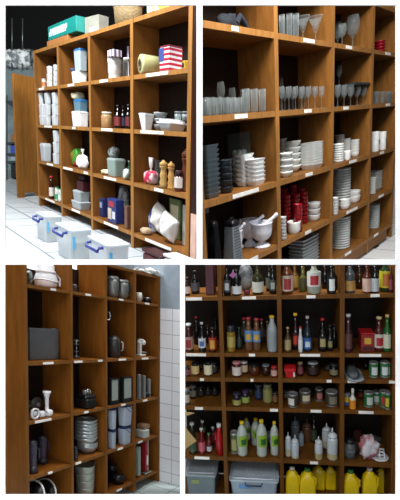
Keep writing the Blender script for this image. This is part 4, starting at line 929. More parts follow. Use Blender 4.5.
# --- row 3
def jug(u, r, vt, bf, text):
    a, b, z, R, sy = spot(4, u, bf, r); H = hgt(a, b, z, vt)
    thing('blender_jug', text, 'jug', None, (a, b, z), [('base', lathe([(R*1.1, 0), (R*1.05, H*.12), (R*.7, H*.2)], 18, sy), m('#2b2c36')), ('jar', lathe([(R*.7, H*.2), (R*.95, H*.85), (R*.85, H*.9), (R*.6, H*.25)], 18, sy, False), m('#565266', 'frost')), ('lid', lathe([(R*.98, H*.85), (R*.9, H*.95), (R*.5, H)], 18, sy), m('#3a3a46')),
        ('handle', tube([(R*.8, -R*.4, H*.75), (R*1.4, -R*.5, H*.7), (R*1.4, -R*.5, H*.4), (R*.75, -R*.4, H*.35)], .004), m('#33333e'))])
jug(33, 4.6, 440, .1, 'dark purplish blender jug nearest the side panel on the fourth shelf')
jug(42.8, 4.4, 435, .6, 'dark purplish blender jug standing further back on the fourth shelf')
tumbler(4, 29.5, .7, 3, 446, 'dark glass tumbler behind the nearest blender jug', '#4a4a58', kind='frost')
zb = top(4)
zz_ = stack(4, 89.5, .2, 10.5, 440, 3, 'silver metal mixing bowl in the lower part of the big bowl stack', 'lower mixing bowls', 'bowl', name='metal_bowl', mat=m('#aab2b4', 'metal', .3))
zz_ = stack(4, 88.5, .2, 11.5, 418, 6, 'silver metal mixing bowl in the upper part of the big bowl stack', 'upper mixing bowls', 'bowl', name='metal_bowl', mat=m('#b4bcbe', 'metal', .25), z0=zz_-.02)
stack(4, 75.5, .0, 2.7, 447, 5, 'dark small cup in the stack left of the metal bowls', 'dark cups beside the metal bowls', 'ramekin', '#20262a', name='small_cup', cat='cup')
K3 = [('lower left', 107.3, 116.5, 446, 429.5), ('lower right', 117, 131.8, 446, 425.8)]
zt2 = {}
for t, u0, u1, vb, vt in K3:
    o, z_ = tub(4, u0, u1, vt, 'clear tub with dark blue clips and paper packets inside, %s of the four tubs' % t, body='#c0cbdc', lid='#2c3a62', bf=.0, d=.3, lidf=.14, fill=('#c5cbd6', 'blotch', .6, '#7d8aa8', 28), handle='#22305a', name='clip_tub'); zt2[t] = z_
for t, u0, u1, vt, q in (('upper left', 107.3, 116.8, 407.5, 'lower left'), ('upper right', 117, 132.8, 404, 'lower right')):
    tub(zt2[q]+.001, u0, u1, vt, 'clear tub with dark blue clips and paper packets inside, %s of the four tubs' % t, body='#c6d0e0', lid='#2c3a62', bf=.0, d=.3, lidf=.14, fill=('#d0d0d6', 'blotch', .6, '#7a88a8', 28), handle='#22305a', name='clip_tub')
o, z = boxy(4, 135.5, 149.5, 430, 'pale grey flat book lying at the bottom in the last cell of the fourth shelf', '#a8aea8', name='book', cat='book', bf=.0, d=.85)
boxy(z+.001, 136.5, 150, 424.5, 'brown cardboard folder lying on the pale flat book', '#7d6247', name='folder', cat='folder', bf=.2, d=.7)
# --- row 4
for i, (u, r, vt, bf, t) in enumerate(((35, 8.5, 481, .05, 'left'), (47, 8, 479.5, .4, 'right'))):
    a, b, z, R, sy = spot(5, u, bf, r); H = hgt(a, b, z, vt); Rz = H/2; sy = min(1, PAN[3]['dep']*.46/Rz); tl = -1.15
    up = lambda pc: shift(tilt(pc, tl, 'y'), 0, 0, Rz)
    thing('tilted_dish', 'white dish with black inside standing on edge, %s of two on the bottom shelf' % t, 'dish', None, (a, b, z), [
        ('body', up(lathe([(Rz*.5, .0), (Rz*.9, .018), (Rz, .03), (Rz*.93, .03)], 26, sy)), m('#cfd3d0', rough=.25)), ('inside', up(lathe([(Rz*.9, .031), (Rz*.5, .033), (.001, .033)], 26, sy)), m('#0f1113'))])
base_a, base_b, z5_, R5, sy5 = spot(5, 85, .2, 10)
prev = z5_
for i, vt in enumerate((495, 487, 479, 471.5)):
    zi = prev if i == 0 else sc(vt+10, base_a, base_b-R5*sy5)
    zi = z5_+i*.042
    R = R5*(.92+.035*i); h = .06
    thing('saucepan', ('lowest', 'second lowest', 'second highest', 'topmost')[i]+' pale steel saucepan of the nested stack on the bottom shelf', 'saucepan', None, (base_a, base_b, zi), [
        ('body', lathe([(R*.75, 0), (R*.88, h*.15), (R*.97, h*.9), (R, h), (R*.93, h), (R*.84, h*.25), (.001, h*.2)], 24, sy5), m('#a9aca2', 'metal', .42)),
        ('handle', tube([(R*.9, -R*.2, h*.85), (R*1.12, -R*.35, h*1.05), (R*1.18, -R*.4, h*.95)], .004), m('#5f625e', 'metal'))])
for u, r, vt, bf, t in ((112, 5.5, 463.5, .6, 'rear left, topmost'), (118, 7.5, 473, .1, 'front right')):
    a, b, z, R, sy = spot(5, u, bf, r); z = z if t[0] == 'f' else z+.05
    H = hgt(a, b, z, vt); H = min(H, .09)
    thing('round_baking_tin', 'glossy black round pan, %s in the third cell of the bottom shelf' % t, 'pan', None, (a, b, z), [('body', lathe([(R*.8, 0), (R*.95, H*.5), (R, H*.6), (R*.93, H*.6), (R*.8, H*.2)], 22, sy), m('#16191b', rough=.2)), ('lid', lathe([(R*.97, H*.6), (R*.8, H*.85), (R*.2, H), (R*.15, H)], 22, sy), m('#1d2123', rough=.15))])
a, b, z, R, sy = spot(5, 112, .6, 5.8)
thing('round_baking_tin', 'black round pan underneath the rear left one in the third cell of the bottom shelf', 'pan', None, (a, b, z), [('body', lathe([(R*.8, 0), (R, .04), (R*.94, .042), (R*.75, .01)], 22, sy), m('#14171a', rough=.2))])
boxy(5, 135.3, 141, 447, 'pale green file folder standing upright at the left of the bottom right cell', '#9aa698', name='file_folder', cat='folder', bf=.1, d=.5, vb=476)
def binder():
    a0, a1, b0, b1, z = ext(5, 141.5, 148.3, .05, .5); z = sc(471, (a0+a1)/2, b0); H = hgt((a0+a1)/2, b0, z, 440); w = (a1-a0)/2; d = (b1-b0)/2
    thing('ring_binder', 'red ring binder with a white spine label standing in the bottom right cell', 'binder', None, ((a0+a1)/2, (b0+b1)/2, z), [('cover', join(box(-w, w*.75, -d, d, 0, H, .002)), m('#8c1420')), ('pages', box(w*.75, w, -d, d, 0, H), m('#dddcd8')), ('spine_label', box(-w*.15, w*.55, -d-.002, -d, H*.2, H*.5), m('#e6e2e0'))])
binder()
boxy(5, 136, 151, 471.5, 'brown and grey stack of magazines lying under the binder', '#4a4034', name='magazine_stack', cat='magazines', bf=.0, d=.8, lab=('#8d938c', .0, 1, .4, .7))

# ================================================================ lower right room: bottles and sauces
K = 4; P = PAN[4]; tp4 = .0235
WOOD4 = ('#68400f', 'wood', .5, None, 12)
hi4 = [sc(262.3, P['cols'][i], 0) for i in range(5)]
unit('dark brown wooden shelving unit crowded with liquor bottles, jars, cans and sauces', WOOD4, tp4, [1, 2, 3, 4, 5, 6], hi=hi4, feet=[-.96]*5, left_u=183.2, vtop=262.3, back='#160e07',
     labels=[(194, 1, 16), (249, 1, 14), (311, 1, 9), (375, 1, 9), (196, 2, 20), (252, 2, 6), (310, 2, 20), (370, 2, 22), (202, 3, 4), (252, 3, 3), (329, 3, 5), (352, 3, 9), (392, 3, 6), (199, 4, 8), (274, 4, 8), (316, 4, 11), (366, 4, 15), (202, 5, 15), (314, 5, 8)])
floorpoly('floor', [(sa(183.5, -.3, -.965), -.3), (.8, -.3), (.8, .4), (sa(183.5, .4, -.965), .4)], -.965, m('#55585a', 'tile', h2='#303335', sc_=4))
B = bottle
# row 0 (cropped by the collage gutter at the top)
T0 = 263.4
B(1, 187.5, .1, 2.6, 277, 'bottle with a red and white label at the far left edge of the top row', '#2a1414', '#5a1d1d', '#c7b9b4', nr=.5)
B(1, 195.5, .3, 4.3, 270.5, 'dark bottle with a grey label left of the maroon box in the top row', '#0e0c0d', '#1a1416', '#4c4a4e')
boxy(1, 206, 216.5, T0, 'tall maroon gift box in the top row beside the first post', '#4a1826', name='gift_box', bf=.2, d=.4)
B(1, 227.5, .0, 3.6, T0, 'black bottle with a small pale label against the first post in the top row', '#0c0d12', '#16171c', '#3b3d44', patch='#b7b9bb')
o = B(1, 237, .0, 4.6, T0, 'dark bottle with a white label and a purple diamond tag in the top row', '#0d0e13', '#1b1c22', '#c9ced2', lz=(.05, .3))
def tag_():
    a, b, z, R, sy = spot(1, 234, .0, 3.4); zc = sc(275, a, 0)
    thing('purple_tag', 'purple diamond shaped tag hanging on a bottle neck in the top row', 'tag', None, (a, b-R-.006, zc), [('body', tilt(box(-.014, .014, -.0015, .0015, -.014, .014), math.pi/4, 'y'), m('#a05a94')), ('string', tube([(0, 0, .018), (.004, .01, .032)], .001), m('#c7a8c2'))])
tag_()
bag(1, 246, .6, 7, T0+1, 'greyish transparent bag with red print behind the wine bottles in the top row', '#8b8f92', seed=51, kind='blotch', h2='#5a5e62', sc_=22, ry=.5)
bag(1, 247, .0, 3.2, 290, 'small dark red packet at the foot of the grey bag in the top row', '#5c1622', seed=52, name='packet', cat='packet')
B(1, 258, .05, 5.6, T0, 'olive green wine bottle with a white label in the top row', '#2c2c16', '#3a3a20', '#c6c8bd', lz=(.08, .42), nr=.3)
B(1, 269.5, .4, 3.6, T0, 'dark green bottle with a grey label right of the olive wine bottle', '#12180f', '#20261a', '#565c50')
B(1, 275.5, .1, 3.4, 264.5, 'dark slim bottle against the second post in the top row', '#0e1210', '#1a1e1a', '#3f463f', patch='#9aa29c')
B(1, 287.5, .05, 5.6, T0, 'square shouldered whisky bottle with a red and white label in the top row', '#5a2d14', '#3a1512', '#c2b1a4', lz=(.1, .62), nr=.4, patch='#9c2a2c', neck=.75)
B(1, 295, .5, 3.4, T0, 'amber bottle with a cream label behind the whisky bottle', '#6b4413', '#4d3a1a', '#c49a4a', lz=(.1, .55))
B(1, 303, .3, 4.4, T0, 'squat yellowish liqueur bottle in the middle of the third cell, top row', '#55501c', '#2a2a1a', '#3c3a1a', neck=.5)
B(1, 314, .0, 6.6, T0, 'clear bottle with a red and white label in the third cell of the top row', '#9aa094', '#70787a', '#d3d0cc', kind='plain', lz=(.25, .72), patch='#a8242c', neck=.72)
B(1, 325, .6, 3.6, T0, 'dark bottle behind, left of the white labelled one in the top row', '#0b0c10', '#15161a')
B(1, 331.5, .0, 4.4, T0, 'black bottle with a bright white label in the third cell of the top row', '#0b0c11', '#101116', '#14151a', patch='#dfe4e6', lz=(.05, .6))
B(1, 338.5, .4, 3.2, 265, 'dark brown bottle against the third post in the top row', '#1d1408', '#2a2110', '#3a2c14')
B(1, 350, .05, 4.8, T0, 'clear bottle with a gold label at the left of the fourth cell, top row', '#4c5052', '#2c2e30', '#b28a4a', lz=(.08, .42), neck=.7)
B(1, 359.5, .5, 4.0, T0, 'dark cognac bottle behind the gold labelled one', '#2a1709', '#4a3a24')
B(1, 367, .0, 4.4, T0, 'reddish brown bottle with a pinkish label in the fourth cell, top row', '#4a1e10', '#8c4a30', '#c9a89a', lz=(.05, .5))
B(1, 374.8, .0, 3.8, T0, 'dark bottle with a white label right of the pink labelled bottle', '#10131a', '#30343a', '#b9c3c9', lz=(.05, .5))
B(1, 385.5, .1, 5.6, T0, 'green bottle with a big yellow label in the top right of the bottle shelves', '#20361a', '#27401e', '#c3b92c', lz=(.15, .75), patch='#b86a2a', neck=.8)
B(1, 393.2, .0, 2.0, 266, 'reddish bottle at the far right edge of the top row', '#4a161c', '#5a1c22', '#7a3a3c')
# row 1
B(2, 189.5, .0, 4.2, 323.5, 'bottle with a white cap and red white label at the left of the second row', '#3a1c18', '#c9cbcc', '#a8857a', lz=(.1, .55), patch='#8d2a28', nr=.55)
B(2, 197, .6, 3.2, 316.5, 'bottle with a red cap rising behind in the first cell of the second row', '#150e0e', '#8f1f24')
B(2, 202.6, .0, 3.8, 322, 'dark bottle with a white cap and white blue label in the second row', '#0e0f14', '#c7ccd2', '#c6ccd4', lz=(.15, .48), patch='#4a6aa0')
B(2, 208, .7, 2.8, 325, 'bottle with a dark red cap between taller ones in the second row', '#180f10', '#5a1a20')
B(2, 213, .0, 4.0, 327, 'bottle with a red and gold label beside the first post in the second row', '#2a100c', '#2d2d30', '#a8321e', lz=(.1, .6), patch='#c79a3c', nr=.45)
B(2, 216, .95, 2.4, 318, 'slim dark bottle tucked at the first post in the second row', '#141618', '#3a2a2c')
jar(2, 231.5, .0, 4.2, 325.5, 'squat square jar with black lid and yellow contents in the second row', '#8a6d22', '#2e3236', '#a89a50', lidf=.22, lz=(.2, .6))
B(2, 239.5, .2, 2.6, 327, 'small dark green bottle beside the squat square jar', '#12201a', '#2c5a4a', '#2c3a34')
for i, (u, bf, vt, c, t) in enumerate(((244.5, .7, 317.5, '#8f1f28', 'rear left'), (249, .1, 317, '#a8323c', 'front left'), (257, .1, 318, '#a8323c', 'front right'), (262, .7, 318.5, '#7d1f26', 'rear right'))):
    B(2, u, bf, 4.0 if bf < .5 else 3.4, vt, ('oil bottle with red cap, blue and yellow label, %s in the bundle of four' if bf < .5 else 'dark bottle with a red cap, %s in the bundle of four') % t, '#6a4a30' if bf < .5 else '#3a2a20', c, '#5c8ac4' if bf < .5 else '#4a4238', lz=(.28, .62), patch='#c9a63c' if bf < .5 else None, nr=.5)
B(2, 267.6, .5, 2.4, 321, 'thin amber bottle between the red capped bundle and the clear bottle', '#4d3414', '#6b5a2a')
B(2, 273.3, .0, 4.9, 315.5, 'tall clear plastic bottle with a yellow cap against the second post', '#97a1a6', '#d9ae1e', '#8c979c', lz=(.1, .6), nr=.42, neck=.72)
B(2, 288, .0, 3.2, 327, 'small bottle with a gold cap and cream label at the second post', '#4a3c20', '#c7b060', '#a39468', lz=(.1, .5))
B(2, 295.6, .2, 4.0, 313, 'dark brown sauce bottle with a yellow cap and red oval label', '#1c0b08', '#dcb81c', '#2a0f0a', patch='#b8321c', lz=(.1, .5), nr=.4)
B(2, 300.6, .0, 2.2, 326.5, 'tiny bottle with a red cap and white label beside the brown sauce bottle', '#c9cdd0', '#b82a30', '#d9dde0', nr=.5)
B(2, 307.5, .05, 4.2, 316, 'slim bottle with white neck band and blue label in the second row', '#1c2830', '#b9b0b0', '#2c5c9c', lz=(.08, .4), patch='#c3ccd6', nr=.34)
B(2, 322.5, .05, 4.3, 318, 'black bottle with a bright red cap in the third cell of the second row', '#0e0a0a', '#b01c26', '#15110f', patch='#a89c68', lz=(.1, .5))
B(2, 330, .1, 3.2, 325, 'black bottle with a small cream label right of the red capped one', '#0c0c0d', '#1a1a1c', '#121213', patch='#8d8454', lz=(.1, .5))
B(2, 336.2, .3, 3.0, 324, 'black bottle nearest the third post in the second row', '#0d0c0d', '#2c1014', None)
B(2, 348.2, .0, 4.0, 314, 'silver topped bottle with a dark red body at the third post', '#3a2024', '#b9bec2', '#5c3a3c', neck=.55, nr=.5, lz=(.1, .5))
boxy(2, 361, 371, 334.5, 'red cocoa tin with a yellow oval in the fourth cell of the second row', '#8c1418', name='red_tin', cat='tin', bf=.1, d=.35, lab=[('#c9a23a', .25, .75, .45, .8), ('#3a1410', .1, .9, .1, .3)], lidm=m('#b01c20'))
B(2, 378.6, .05, 5.2, 316.5, 'bottle with a cork cap and a red and white label in the fourth cell', '#4a1c18', '#c9b284', '#c7c4b4', lz=(.12, .52), patch='#a8202c', nr=.42)
B(2, 386, .7, 2.6, 330, 'dark small bottle between the cork capped and the green bottle', '#1a2416', '#26301e')
B(2, 391.3, .05, 3.8, 314.5, 'green bottle with a white label at the right edge of the second row', '#1f5c2a', '#c9b070', '#c9cdb8', lz=(.1, .48), nr=.42)
# row 2
J = jar
J(3, 187.5, .0, 2.8, 366, 'small dark jar with a pink label at the left edge of the third row', '#2a1a1c', '#1c1c1e', '#7a4a52')
J(3, 195.5, .1, 4.0, 362.5, 'dark jar with a yellow and white label in the first cell of the third row', '#15130f', '#14161a', '#c9b07a', lz=(.1, .8))
J(3, 201.3, .5, 2.8, 362, 'dark jar behind, between the yellow labelled jars', '#10110f', '#15171a', '#3a3a34')
J(3, 208.3, .05, 4.3, 361.5, 'dark jar with a big cream and orange label beside the post, third row', '#15130f', '#14161a', '#d8cfae', lz=(.1, .82))
J(3, 214.5, .2, 3.4, 362, 'dark jar with a narrow white strip beside the first post', '#0f100e', '#14161a', '#2a2c28')
J(3, 233, .7, 3.4, 360.5, 'brown jar behind the red labelled jar in the second cell', '#4a2416', '#5a5a5c')
J(3, 237, .0, 4.8, 361.3, 'jar with a pink lid and a red and white label in the second cell', '#4a1a14', '#c27a80', '#cfc4be', lz=(.12, .7))
J(3, 244.3, .2, 4.0, 361, 'jar with a white lid and cream label right of the red labelled jar', '#3a2010', '#c9cac6', '#b8a488', lz=(.2, .75))
J(3, 254.6, .1, 5.4, 364, 'round brown honey jar with a black lid in the second cell of the third row', '#4f2414', '#1c1e20', None)
J(3, 266, .1, 4.3, 364.5, 'dark brown jar with a pale edged lid, right of the round honey jar', '#2f1610', '#6f7476', None)
J(3, 274.2, .0, 3.4, 366, 'small jar with a red lid and pink label next to the second post', '#6a2c28', '#a82c34', '#c79a92')
def redtub():
    a, b, z, R, sy = spot(3, 290, .0, 5.6); H = hgt(a, b, z, 366.5)
    thing('red_tub', 'bright red plastic tub at the left of the third cell in the third row', 'tub', None, (a, b, z), [('body', loft([(0, R*.75, R*.75*sy, R*.2), (H*.7, R*.9, R*.9*sy, R*.2)]), m('#b81c22', rough=.3)), ('lid', loft([(H*.7, R, R*sy, R*.2), (H, R, R*sy, R*.2)]), m('#cc2228', rough=.3)), ('sticker', box(R*.55, R*.85, -R*sy*.95, -R*sy*.8, H*.1, H*.6), m('#d9c9c9'))])
redtub()
J(3, 300.3, .1, 2.9, 362, 'slim jar with a pink label right of the red tub', '#2a1216', '#8d7a50', '#7a3a44')
J(3, 313, .1, 6.0, 361.5, 'wide dark jar with a silver lid in the middle of the third cell, third row', '#1c100e', '#8a8e90', '#2c1a18')
J(3, 328.5, .5, 3.8, 363.5, 'black jar with a small white mark, left of the pair near the third post', '#0f0f10', '#26282a', '#3c3c3c')
J(3, 334.6, .1, 4.2, 364, 'black jar with a cream mark, right of the pair near the third post', '#0f0e0d', '#2c2e30', '#7a7254', lz=(.15, .6))
def cap_():
    a, b, z, R, sy = spot(3, 353.5, .05, 8.5); H = hgt(a, b, z, 367.5)
    thing('fabric_hat', 'grey flat fabric cap lying in the fourth cell of the third row', 'hat', None, (a, b, z), [('crown', shift(blob(R*.62, .09, H*.95, 61, .06), -R*.15, 0, 0), m('#4c5256', 'cloth')), ('brim', loft([(0, R*.98, .10, .05), (H*.12, R, .105, .05), (H*.2, R*.9, .09, .05)]), m('#7a8288', 'cloth'))])
cap_()
J(3, 366, .6, 3.2, 362, 'dark jar behind the grey cap beside the white labelled cans', '#0f110f', '#1b1d1e')
can(3, 373.5, .05, 4.4, 361.5, 'tall green can with a white label, left of the two in the third row', '#2a6a34', band='#cfd6da')
can(3, 384.3, .05, 4.4, 361, 'tall green can with a white label, right of the two in the third row', '#2c6e36', band='#d3dade')
can(3, 392.6, .1, 2.4, 362.5, 'green can with a grey emblem at the right edge of the third row', '#1f5a2c', band='#b9bfc4')
# row 3
J(4, 187, .0, 3.0, 389, 'jar with a bluish lid and cream label at the left edge of the fourth row', '#4a4438', '#7f8a94', '#b9b4a4')
J(4, 193.2, .4, 3.4, 385.5, 'dark jar with a grey lid and dull white label, second in the fourth row', '#141412', '#7d8184', '#6d6a60')
for i, (u, bf) in enumerate(((201, .5), (208, .6), (215, .6))):
    J(4, u, bf, 3.4, 386, 'dark unlabelled jar, %s of three left of the first post, fourth row' % ('left', 'middle', 'right')[i], '#12120f', '#1c1d1e', '#23231e')
J(4, 237, .0, 4.3, 392.5, 'small yellow labelled jar in front in the second cell, fourth row', '#1d1a26', '#33303e', '#9c9450', lz=(.1, .5))
J(4, 245.5, .15, 4.4, 390, 'jar with a purple and green label behind the yellow labelled jar', '#241a30', '#3a2c48', '#8fa04a', lz=(.1, .55))
J(4, 250.3, .7, 3.6, 387.5, 'dull yellow jar set back in the second cell of the fourth row', '#4a4418', '#2a2a2c')
J(4, 258.6, .4, 4.0, 384.5, 'dark blue can standing in the shade in the second cell of the fourth row', '#1c2438', '#4a4e54', '#2a3454')
J(4, 267.7, .2, 4.6, 383.8, 'glass jar with a pale lid and yellowish contents in the fourth row', '#6a6638', '#7d8060', '#84804c', lz=(.1, .75))
J(4, 275.5, .2, 2.9, 392.5, 'short jar with an orange brown label beside the second post in the fourth row', '#4a3420', '#3a3632', '#7a5a34')
can(4, 285.8, .6, 3.6, 391, 'dark can with a cream oval at the second post in the fourth row', '#26241f', band='#9c9484')
can(4, 293, .0, 5.0, 393, 'can with a white oval and a red stripe in front in the third cell', '#3a3832', band='#d6d2c8')
can(4, 305, .3, 5.8, 390, 'wide dark can with a red and cream emblem in the fourth row', '#4a4a40', band='#c9bea0')
can(4, 319, .4, 4.0, 388, 'can with a dark label and red emblem set back in the third cell', '#2c2a28', band='#a86a60')
can(4, 331.6, .1, 6.0, 390.5, 'wide dark grey can with a cream emblem beside the third post', '#38362f', band='#7d7566')
J(4, 347, .2, 3.6, 393, 'can with a yellow and blue label behind the orange squeeze bottle', '#4a6aa8', '#8a8d90', '#c9b02c', lz=(.3, .8))
B(4, 352.6, .0, 3.2, 388.5, 'squeeze bottle half filled with orange sauce in the fourth cell of the fourth row', '#d9d0c4', '#dcdcda', '#dd8a1c', nr=.35, lz=(.0, .45), neck=.55, capf=.3, name='squeeze_bottle')
J(4, 361, .6, 3.2, 389, 'dark can with a red emblem set back right of the squeeze bottle', '#2a1c14', '#4a4a4c', '#7a3022')
can(4, 368.5, .1, 4.6, 391.5, 'green can with a white picture, first of the green cans in the fourth row', '#1f6a38', band='#c3ccc4')
can(4, 376.5, .3, 4.0, 391, 'green can with a pale picture, second of the green cans in the fourth row', '#24643a', band='#9fb0a4')
can(4, 385, .1, 4.6, 390.5, 'green can with a red logo and yellow base in the fourth row', '#1f6a30', band='#b0302c')
can(4, 392.2, .0, 2.8, 392.5, 'green can with a yellow spot at the right edge of the fourth row', '#1c5c2c', band='#c9b83c')
# row 4
B(5, 193, .0, 3.9, 422.5, 'sauce bottle with pale cap and dark green label, leftmost in the fifth row', '#26281c', '#b9c9be', '#5a5f4a', lz=(.1, .55), patch='#2c5a3a', nr=.5)
B(5, 203, .6, 2.9, 420.5, 'sauce bottle with a white cap and green neck set back in the first cell', '#3a160f', '#cfd6d2', '#4f7a3a', lz=(.5, .7), nr=.5)
B(5, 202.2, .0, 3.4, 428, 'sauce bottle with a pink label and white cap in front in the first cell', '#6a1418', '#cfcfd2', '#c25a6a', lz=(.15, .5), nr=.45)
B(5, 209.4, .1, 2.8, 433, 'small sauce bottle with a silver diamond tag and green cap', '#5a1a16', '#3f8a4a', '#b9bcc2', lz=(.1, .35), nr=.45)
B(5, 213.5, .5, 2.8, 427, 'slim dark red sauce bottle with a white cap', '#3a1216', '#b9c0cc', '#6a2228', lz=(.15, .5), nr=.5)
def redflask():
    a, b, z, R, sy = spot(5, 220.4, .0, 3.9); H = hgt(a, b, z, 423.5)
    thing('ketchup_bottle', 'red flask with a moulded handle and white cap beside the first post', 'bottle', None, (a, b, z), [('body', lathe([(R, 0), (R, H*.5), (R*.8, H*.62), (R*.55, H*.75), (R*.55, H*.9)], 16, sy), m('#a8141c', rough=.25)), ('handle', tube([(-R*.5, -R*.3, H*.85), (-R*1.0, -R*.4, H*.75), (-R*.9, -R*.5, H*.5)], R*.16), m('#a8141c', rough=.25)), ('cap', lathe([(R*.6, H*.9), (R*.62, H)], 14, sy), m('#cfcfd2'))])
redflask()
def carton():
    b0 = .0; z = top(5); a = sa(184.2, b0, z)
    L = lambda u, b: sa(u, b, z)
    a1 = L(187.5, -.05)
    pts = lambda uv: [(sa(u, -.05, z)-a1, sc(v, sa(u, -.05, z), -.05)-z) for u, v in uv]
    def flap(uv, t=.004, y=-.0):
        q = pts(uv); n = len(q); v = [(x, y, zz) for x, zz in q]+[(x, y+t, zz) for x, zz in q]
        return v, [tuple(range(n)), tuple(range(2*n-1, n-1, -1))]+[(i, i+n, (i+1) % n+n, (i+1) % n) for i in range(n)], False
    thing('open_carton', 'open tan cardboard carton poking in at the left edge of the sauce shelf', 'box', None, (a1, -.05, z), [
        ('side', flap([(184, 455), (185.5, 451), (187, 448), (187, 424), (184, 423)]), m('#a98a55')), ('front_flap', flap([(184, 450), (188, 447), (197.5, 440.5), (190, 431), (186, 424), (184, 422)], y=-.006), m('#b5965f')), ('top_flap', flap([(184, 417), (184, 412.5), (192, 412.6), (196.5, 413.3), (188, 416)], y=.0), m('#b39562'))])
carton()
can(5, 234.6, .1, 4.0, 431.5, 'can with a green and cream pattern beside the lime bottles', '#55603a', band='#a8a06a')
LB = [(242.6, .0, 5.3, 421, 'front left'), (246.8, .9, 4.2, 418, 'rear left'), (256.2, .6, 4.8, 418, 'rear middle'), (262, .0, 5.4, 419.5, 'front middle'), (275.8, .1, 4.3, 421.3, 'rightmost')]
for u, bf, r, vt, t in LB:
    a, b, z, R, sy = spot(5, u, bf, r); H = hgt(a, b, z, vt)
    thing('juice_bottle', 'cloudy plastic bottle with yellow cap and green label, %s of the group' % t, 'bottle', None, (a, b, z), [
        ('body', lathe([(R*.85, 0), (R, H*.05), (R*.93, H*.2), (R, H*.3), (R, H*.62), (R*.75, H*.78), (R*.36, H*.88), (R*.34, H*.91)], 18, sy), m('#b3bcb4', 'plain', .2)),
        ('cap', lathe([(R*.4, H*.91), (R*.4, H*.99), (R*.3, H)], 14, sy), m('#dcbc1c')),
        ('label', arc(R*1.02, H*.3, H*.62, 2.0, .35, sy), m('#8cb02c')), ('label_patch', arc(R*1.04, H*.36, H*.52, 1.0, .4, sy), m('#2c6a34'))])
tub(5, 267.5, 273.5, 437, 'pale clear container at the back between the lime bottles', body='#8d999c', lid='#9aa6aa', bf=.9, d=.3)
def squeeze(u, bf, r, vt, text, body='#c3cdd4', fill='#bdb79a', ff=.3):
    a, b, z, R, sy = spot(5, u, bf, r); H = hgt(a, b, z, vt)
    parts = [('body', lathe([(R*.92, 0), (R, H*.03), (R, H*.62), (R*.85, H*.7)], 16, sy), m(body, 'plain', .3)),
             ('cap', lathe([(R*.9, H*.7), (R*.9, H*.76), (R*.5, H*.82), (R*.22, H*.84)], 16, sy), m('#d5dce0' if body[1] > '8' else body)),
             ('nozzle', lathe([(R*.2, H*.84), (R*.1, H)], 8, sy), m('#d9e0e4' if body[1] > '8' else body))]
    if fill: parts.append(('sauce', lathe([(R*1.01, H*.03), (R*1.01, H*ff)], 16, sy, False), m(fill, 'plain', .3)))
    thing('squeeze_bottle', text, 'bottle', None, (a, b, z), parts)
squeeze(295.3, .9, 4.4, 416.5, 'tall grey squeeze bottle at the back left of the third cell', '#5f676c', None)
squeeze(307, .9, 4.8, 419, 'tall brownish squeeze bottle at the back of the third cell', '#5a3c28', None)
B(5, 314, .8, 3.0, 415.5, 'thin dark glass bottle with a greenish label behind the squeeze bottles', '#201c10', '#3a3426', '#3c4a34', lz=(.1, .5))
squeeze(301.4, .6, 2.5, 431, 'small squeeze bottle between the back row and the front left pair', '#87929a', None)
squeeze(288.3, .1, 3.1, 432, 'small white squeeze bottle nearest the second post')
squeeze(295.2, .0, 3.8, 435, 'white squeeze bottle standing second from the second post', ff=.12)
squeeze(318.6, .0, 3.8, 436, 'white squeeze bottle one third full of pale oil at the centre right', fill='#a89c6a', ff=.28)
squeeze(326.6, .6, 4.4, 423, 'tall white squeeze bottle behind the front right one')
squeeze(332.3, .0, 5.2, 427.5, 'large white squeeze bottle with pale oil at the front right', fill='#b3ab84', ff=.2)
def pot():
    a, b, z, R, sy = spot(5, 349, .1, 6.5); H = hgt(a, b, z, 438)
    thing('coffee_pot', 'glass coffee pot with a black lid and handle at the left of the fourth cell', 'pot', None, (a, b, z), [('glass', lathe([(R*.9, 0), (R, H*.3), (R*.95, H*.55), (R*.75, H*.8)], 20, sy), m('#6f7678', 'frost')), ('lid', lathe([(R*.8, H*.8), (R*.8, H*.92), (R*.3, H)], 20, sy), m('#15171a')), ('band', lathe([(R*1.0, H*.36), (R*1.0, H*.5)], 20, sy, False), m('#9a9fa2', 'metal')),
        ('handle', tube([(R*.5, -R*sy*.8, H*.85), (R*.75, -R*sy*1.1, H*.8), (R*.75, -R*sy*1.1, H*.25), (R*.55, -R*sy*.85, H*.2)], R*.13), m('#0f1113'))])
pot()
bag(5, 368, .0, 9, 437.5, 'crumpled white plastic bag with dark red print in the fourth cell', '#d9d7dc', seed=71, kind='blotch', h2='#a8646e', sc_=16, amp=.4, pw=.6)
bag(5, 357, .95, 4.5, 430, 'small dark red lump at the back of the fourth cell', '#4a1a1a', seed=72, name='packet', cat='packet')
bag(5, 377, .95, 6, 436, 'grey clear bag at the back right of the fourth cell', '#3a3838', seed=73)
def rackw():
    a, b, z, R, sy = spot(5, 386.5, .05, 7.8); H = hgt(a, b, z, 447.5)
    w = R
    bars = [tube([(w*math.cos(t*.39), R*sy*math.sin(t*.39), .006) for t in range(17)], .004)]
    thing('white_rack', 'small white plastic basket holder lying at the right of the fourth cell', 'rack', None, (a, b, z), [('base_ring', bars[0], m('#dfe2e4')),
        ('dish', lathe([(R*.9, 0), (R*.95, .008), (R*.6, .006)], 20, sy), m('#c9cdd0')),
        ('cross_bar', join(*[tube([(-w*.5, -R*sy*.2, H*t), (w*.45, -R*sy*.2, H*t)], .0035) for t in (.35, .65, .95)]), m('#e3e6e8')), ('upright', join(*[tube([(x*w, -R*sy*.2, .006), (x*w*.75, -R*sy*.2, H*.95)], .0035) for x in (-.6, -.1, .55)]), m('#e3e6e8'))])
rackw()
